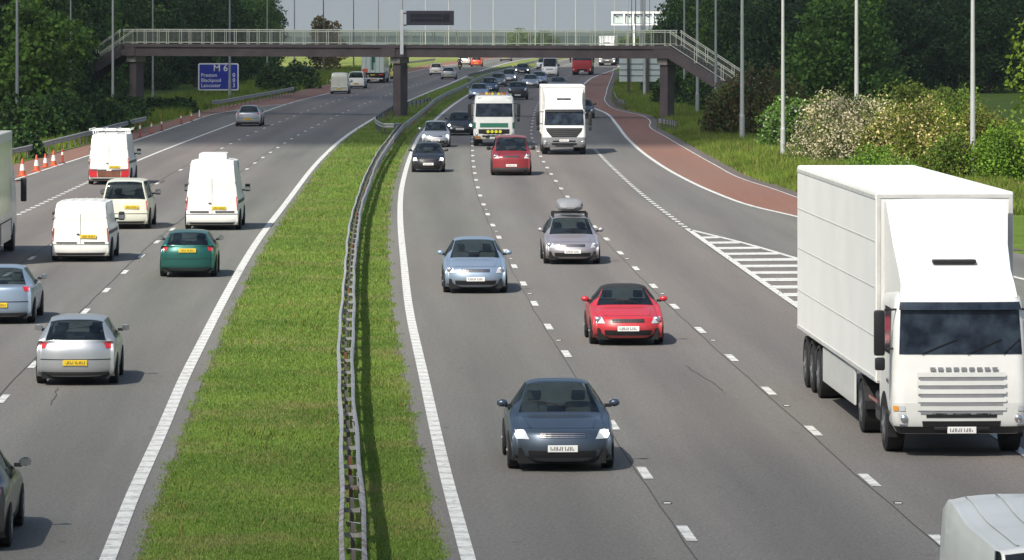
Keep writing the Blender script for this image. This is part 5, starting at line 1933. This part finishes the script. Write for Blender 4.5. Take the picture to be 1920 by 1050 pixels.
def bush(px, py, w, h, N, size, mats, seed, lab, frac=None, name='bush', cat='bush', dy=1.2, shell_p=.7, nl=16):
    x, y = W(px, py); y += dy
    root = empty(name, (x, y, 0), 0, lab, cat)
    g = random.Random(seed); lobes = []
    for k in range(nl):
        a = g.uniform(0, 2 * PI); q = g.uniform(.1, .95) ** .6
        hx = w / 2 * q * math.cos(a) * .8; hy = w / 2 * q * math.sin(a) * .7
        top = h * (1 - .42 * q ** 2) * g.uniform(.78, 1.0)
        s_ = g.uniform(.13, .22) * w
        zc = max(s_ * .5, top - s_ * .9)
        lobes.append((hx, hy, zc, s_, s_, s_ * .9)); lobes.append((hx * 1.1, hy * 1.1, zc * .45, s_ * 1.15, s_ * 1.15, zc * .5 + .2))
    for k in range(26):
        a = g.uniform(0, 2 * PI); q = g.uniform(.2, 1.0)
        hx = w / 2 * q * math.cos(a); hy = w / 2 * q * math.sin(a) * .8
        s_ = g.uniform(.035, .07) * w
        lobes.append((hx, hy, h * (.90 - .45 * q ** 2.2) * g.uniform(.82, 1.04), s_, s_, s_ * g.uniform(1.0, 1.8)))
    leaf_cloud('foliage', lobes, N, size, mats, seed, frac, shell_p, parent=root)
    p = MB()
    for k in range(6):
        a = k * 1.05
        p.cyl((.15 * math.cos(a), .15 * math.sin(a), -.1), (w * .28 * math.cos(a), w * .28 * math.sin(a), h * .75), .06, .02, 'bark', 5)
    p.build('stem', root)
    return root


bush(1428, 262, 6.6, 4.9, 17000, .20, ['leaf_brown', 'leaf_mid'], 201, 'wide reddish brown bush left of the flowering elder', .25, dy=3)
bush(1365, 262, 2.4, 2.9, 5000, .2, ['leaf_brown', 'leaf_dark'], 207, 'brownish shrub hugging the foot of the right bridge stairs', .4, dy=4)
bush(1377, 250, 1.7, 2.2, 2600, .18, ['leaf_elder'], 202, 'small fresh green shrub in front of the brown bush')
bush(1487, 286, 3.9, 3.6, 9500, .18, ['leaf_elder', 'blossom_white'], 203, 'green elder bush dotted with white flower heads', .13, dy=2.2)
bush(1597, 312, 6.2, 4.35, 26000, .145, ['leaf_olive', 'blossom_cream'], 204, 'big hawthorn bush covered in cream blossom', .62)
bush(1722, 322, 5.2, 3.9, 17000, .15, ['leaf_olive', 'blossom_cream'], 205, 'olive green bush thinly sprinkled with cream blossom', .22, dy=.6)
bush(1715, 300, 5.0, 4.6, 12000, .17, ['leaf_olive'], 206, 'plain yellow green bush behind the sprinkled one', dy=4)
bush(1888, 345, 3.6, 3.1, 9500, .15, ['leaf_elder'], 208, 'fresh green bush at the right picture edge', dy=.5)
bush(1850, 318, 4.4, 3.4, 9000, .16, ['leaf_olive', 'leaf_brown'], 209, 'olive bush right of the nearest lighting column', .2, dy=2.5)
bush(1795, 345, 3.0, 2.6, 7000, .14, ['leaf_olive', 'leaf_elder'], 210, 'low olive bush at the foot of the nearest lighting column', .3)
bush(1800, 305, 5.6, 4.3, 13000, .17, ['leaf_olive', 'leaf_elder'], 213, 'tall loose yellow green bush behind the nearest lighting column', .25, dy=5)
bush(1650, 335, 4.0, 1.5, 6000, .14, ['leaf_elder'], 211, 'low green shrub in front of the blossom bush', dy=.4)
bush(1545, 306, 2.6, 1.6, 4500, .14, ['leaf_elder', 'blossom_white'], 212, 'low shrub between elder and hawthorn with a few white flowers', .08)
for k, (px, py, w, h) in enumerate(((1262, 200, 3.2, 3.2), (1292, 192, 4.0, 3.6), (1330, 205, 4.4, 3.2), (1236, 176, 4, 2.6), (1360, 215, 4, 3.4))):
    bush(px, py, w, h, 5500, .26, ['leaf_dark', 'leaf_mid'], 230 + k, ('dark shrub right beside the right bridge pier', 'dark shrub behind the first columns under the right stairs', 'dark shrub in the shade below the right stair flight', 'low dark shrub below the back of the direction sign', 'dark shrub behind the lower end of the right stairs')[k], .3)
for k, (px, py, w, h) in enumerate(((170, 250, 5, 2.6), (95, 262, 5, 3.0), (30, 272, 5, 3.2), (228, 232, 4, 2.2), (312, 213, 4, 1.1), (508, 176, 3.6, 3.2), (556, 168, 3.6, 3.2), (15, 300, 2.6, 1.9))):
    bush(px, py, w, h, 5500, .26, ['leaf_dark', 'leaf_mid'], 250 + k,
         ('dark undergrowth bush behind the roof rack van', 'dark undergrowth bush between the two leftmost columns', 'dark undergrowth bush at the far left edge',
          'dark undergrowth bush left of the left bridge pier', 'low bush with pale flowers left of the blue sign', 'dark bush behind the right end of the blue sign barrier',
          'dark bush above the end of the blue sign barrier', 'green weeds clump behind the cones')[k], .3, dy=6 if px > 400 else 3.5)

# trees beyond the bridge
for px, Z, h, rad, m_, lab in ((972, 900, 7.2, 3.2, 'leaf_bright', 'bright yellow green tree showing above the bridge railing'),
                         (1018, 960, 6.8, 3.0, 'leaf_mid', 'dull green tree right of the bright far tree'),
                         (1034, 930, 4.4, 1.6, 'leaf_bright', 'small olive tree right of the dull green far tree'),
                         (1172, 980, 5.2, 3.0, 'leaf_bright', 'low yellow green trees below the white gantry'),
                         (1202, 940, 4.6, 2.4, 'leaf_bright', 'yellow green bush below the right part of the gantry'),
                         (1226, 700, 5.6, 2.6, 'leaf_mid', 'dark bush at the left foot of the right wood')):
    t_ = tree_proto('tree', h, rad, 2600, .42, [m_], int(px), lab, 'tree', nl=9)
    t_.location = ((px - 960) / F * Z, Z, gz(Z))
    topz = {972: 53, 1018: 58, 1034: 67, 1172: 69, 1202: 70, 1226: 48}[px]
    zt = H - (topz - HY) * Z / F - gz(Z)
    t_.scale = (1, 1, zt / h)

# far woods and hills, partly faded by the air
def ridge(name, y, ztop, amp, mat, kind, x0=-1400, x1=1400, st=12, depth=60, seed=1, base=-40, label=None, cat=None):
    g = np.random.default_rng(seed)
    mb = MB(); n = int((x1 - x0) / st)
    ph = g.uniform(0, 6.28, 8)
    rows = []
    for d, k in ((0, 0), (.04, .75), (.15, .93), (.5, 1), (1, .1)):
        row = []
        for i in range(n + 1):
            x = x0 + (x1 - x0) * i / n
            w = sum(math.sin(x * f + p) / (1 + j * .6) for j, (f, p) in enumerate(zip((.006, .013, .027, .06, .13, .24, .5, .9), ph)))
            z = base + (ztop + amp * w - base) * k
            row.append((x + g.normal(0, st * .15), y + depth * d + g.normal(0, depth * .02), z))
        rows.append(row)
    mb.grid(rows, mat)
    o = mb.build(name, smooth=True)
    tag(o, label, cat, None, kind)
    return o


simple('far_wood', (.04, .065, .05), .95, var=.35, scale=.05)  # bluish distance haze put into the wood's colour
simple('far_hill', (.06, .09, .05), .95, var=.3, scale=.004)
ridge('far_wood', 1500, H - (70 - HY) * 1500 / F, .30, 'far_wood', 'stuff', st=4, seed=3, label='far bluish belt of woodland on the horizon', cat='woodland')
ridge('hills', 3600, H - (61 - HY) * 3600 / F, .7, 'far_hill', 'structure', x0=-3500, x1=3500, st=40, depth=900, seed=5, base=-60)
# pale meadow banks beyond the crest are part of the ground; a lit hedge along the far field
# ------------------------------------------------------------------ light
SUN = Vector((.50, .80, -1.0)).normalized()
sl = bpy.data.lights.new('sun', 'SUN'); so = bpy.data.objects.new('sun', sl); COL.objects.link(so)
sl.energy = 4.6; sl.angle = R(.53); sl.color = (1, .94, .84)
so.rotation_euler = SUN.to_track_quat('-Z', 'Y').to_euler()
so.location = (-100, -160, 300)
el = math.asin(-SUN.z); az = math.atan2(-SUN.x, -SUN.y)
w = bpy.data.worlds.new('World'); sc.world = w; w.use_nodes = True
nt = w.node_tree
bg = nt.nodes['Background']
sky = nt.nodes.new('ShaderNodeTexSky'); sky.sky_type = 'NISHITA'; sky.sun_disc = False
sky.sun_elevation = el; sky.sun_rotation = az; sky.air_density = 1.3; sky.dust_density = 2.0
bg.inputs[1].default_value = .10
# a grey cloud bank low over the horizon, blue sky higher up
tc = nt.nodes.new('ShaderNodeTexCoord'); sep = nt.nodes.new('ShaderNodeSeparateXYZ')
nt.links.new(tc.outputs['Generated'], sep.inputs[0])
mp = nt.nodes.new('ShaderNodeMapping'); mp.inputs['Scale'].default_value = (3, 3, 14)
nz = nt.nodes.new('ShaderNodeTexNoise'); nz.inputs['Scale'].default_value = 2.5; nz.inputs['Detail'].default_value = 5
nt.links.new(tc.outputs['Generated'], mp.inputs[0]); nt.links.new(mp.outputs[0], nz.inputs[0])
ad = nt.nodes.new('ShaderNodeMath'); ad.operation = 'MULTIPLY_ADD'; ad.inputs[1].default_value = .5
nt.links.new(nz.outputs['Fac'], ad.inputs[0]); nt.links.new(sep.outputs[2], ad.inputs[2])
mask = ramp(nt, ad.outputs[0], [(.42, (1, 1, 1)), (.62, (0, 0, 0))])
cloudcol = ramp(nt, nz.outputs['Fac'], [(.3, (2.0, 2.36, 2.34)), (.7, (2.35, 2.66, 2.58))])
mx = mixc(nt, sky.outputs[0], cloudcol, mask)
nt.links.new(mx, bg.inputs[0])

# the passing cloud whose shadow lies across the middle distance: high up, behind and left of the camera
simple('cloud_white', (.9, .9, .9), 1)
m, nt2, b = nmat('cloud_body')
b.inputs['Base Color'].default_value = (.9, .9, .92, 1); b.inputs['Roughness'].default_value = 1
tr = nt2.nodes.new('ShaderNodeBsdfTransparent'); mxs = nt2.nodes.new('ShaderNodeMixShader'); mxs.inputs[0].default_value = .6
lw = noise(nt2, .02, 4)
nt2.links.new(tr.outputs[0], mxs.inputs[1]); nt2.links.new(b.outputs[0], mxs.inputs[2])
nt2.links.new(mxs.outputs[0], nt2.nodes['Material Output'].inputs[0])
A = 900.0


def shadow_to_cloud(x, y):
    return (x + SUN.x / SUN.z * A, y + SUN.y / SUN.z * A)


cx0, cy0 = shadow_to_cloud(0, 456)
mb = MB()
n1, n2 = 64, 24; G = []
g = np.random.default_rng(4)
for i in range(n2 + 1):
    ph = PI * i / n2; row = []
    for j in range(n1 + 1):
        t = 2 * PI * (j % n1) / n1
        k = 1 + .06 * math.sin(5 * t + 1) + .035 * math.sin(11 * t) + .03 * math.sin(3 * t + 2)
        # squarish plan so that the shadow edge crosses the road fairly straight
        ct, st_ = math.cos(t), math.sin(t)
        q = (abs(ct) ** 4 + abs(st_) ** 4) ** -.25
        row.append((cx0 + 260 * k * q * ct * math.sin(ph) ** .8, cy0 + 186 * k * q * st_ * math.sin(ph) ** .8, A + 45 * math.cos(ph) * (1 + .15 * math.sin(7 * t))))
    G.append(row)
mb.grid(G, 'cloud_body')
mb.build('shade_cloud', smooth=True, kind='structure')

# unseen veil added only to dim the sun on the nearest stretch of road
m, nt2, b = nmat('dimming_veil')
b.inputs['Base Color'].default_value = (.9, .9, .92, 1); b.inputs['Roughness'].default_value = 1
tr = nt2.nodes.new('ShaderNodeBsdfTransparent'); mxs = nt2.nodes.new('ShaderNodeMixShader')
tcv = nt2.nodes.new('ShaderNodeTexCoord'); sv = nt2.nodes.new('ShaderNodeSeparateXYZ')
nt2.links.new(tcv.outputs['Object'], sv.inputs[0])
mv = nt2.nodes.new('ShaderNodeMapRange'); mv.interpolation_type = 'SMOOTHSTEP'
vy = shadow_to_cloud(0, 175)[1]
mv.inputs[1].default_value = vy; mv.inputs[2].default_value = vy - 115
mv.inputs[3].default_value = 0; mv.inputs[4].default_value = .52
nt2.links.new(sv.outputs[1], mv.inputs[0]); nt2.links.new(mv.outputs[0], mxs.inputs[0])
nt2.links.new(tr.outputs[0], mxs.inputs[1]); nt2.links.new(b.outputs[0], mxs.inputs[2])
nt2.links.new(mxs.outputs[0], nt2.nodes['Material Output'].inputs[0])
vx, vy0 = shadow_to_cloud(0, 55)
mb = MB(); G = []
for i in range(13):
    ph = PI * i / 12
    G.append([(vx + 240 * math.sin(ph) ** .6 * math.cos(2 * PI * j / 40) * (1 + .05 * math.sin(5 * j)), vy0 + 125 * math.sin(ph) ** .6 * math.sin(2 * PI * j / 40), A - 60 + 14 * math.cos(ph)) for j in range(41)])
mb.grid(G, 'dimming_veil')
mb.build('shade_cloud', smooth=True, kind='structure')

HAZE = True
if HAZE:
    m, nt3, b = nmat('haze_air')
    nt3.nodes.remove(b)
    pv = nt3.nodes.new('ShaderNodeVolumePrincipled')
    pv.inputs['Color'].default_value = (.82, .90, 1, 1); pv.inputs['Density'].default_value = .00007
    pv.inputs['Anisotropy'].default_value = .2
    nt3.links.new(pv.outputs[0], nt3.nodes['Material Output'].inputs['Volume'])
    mb = MB(); mb.box(-4500, 4500, -400, 9500, -62, 30, 'haze_air')
    o = mb.build('haze', kind='stuff'); 
vs = sc.view_settings
vs.view_transform = 'Standard'; vs.look = 'None'; vs.gamma = 1; vs.use_curve_mapping = False
vs.exposure = .42
sc.render.engine = 'CYCLES'
sc.cycles.max_bounces = 5; sc.cycles.diffuse_bounces = 2; sc.cycles.glossy_bounces = 2; sc.cycles.transparent_max_bounces = 8
sc.cycles.volume_bounces = 0
sc.cycles.use_denoising = True
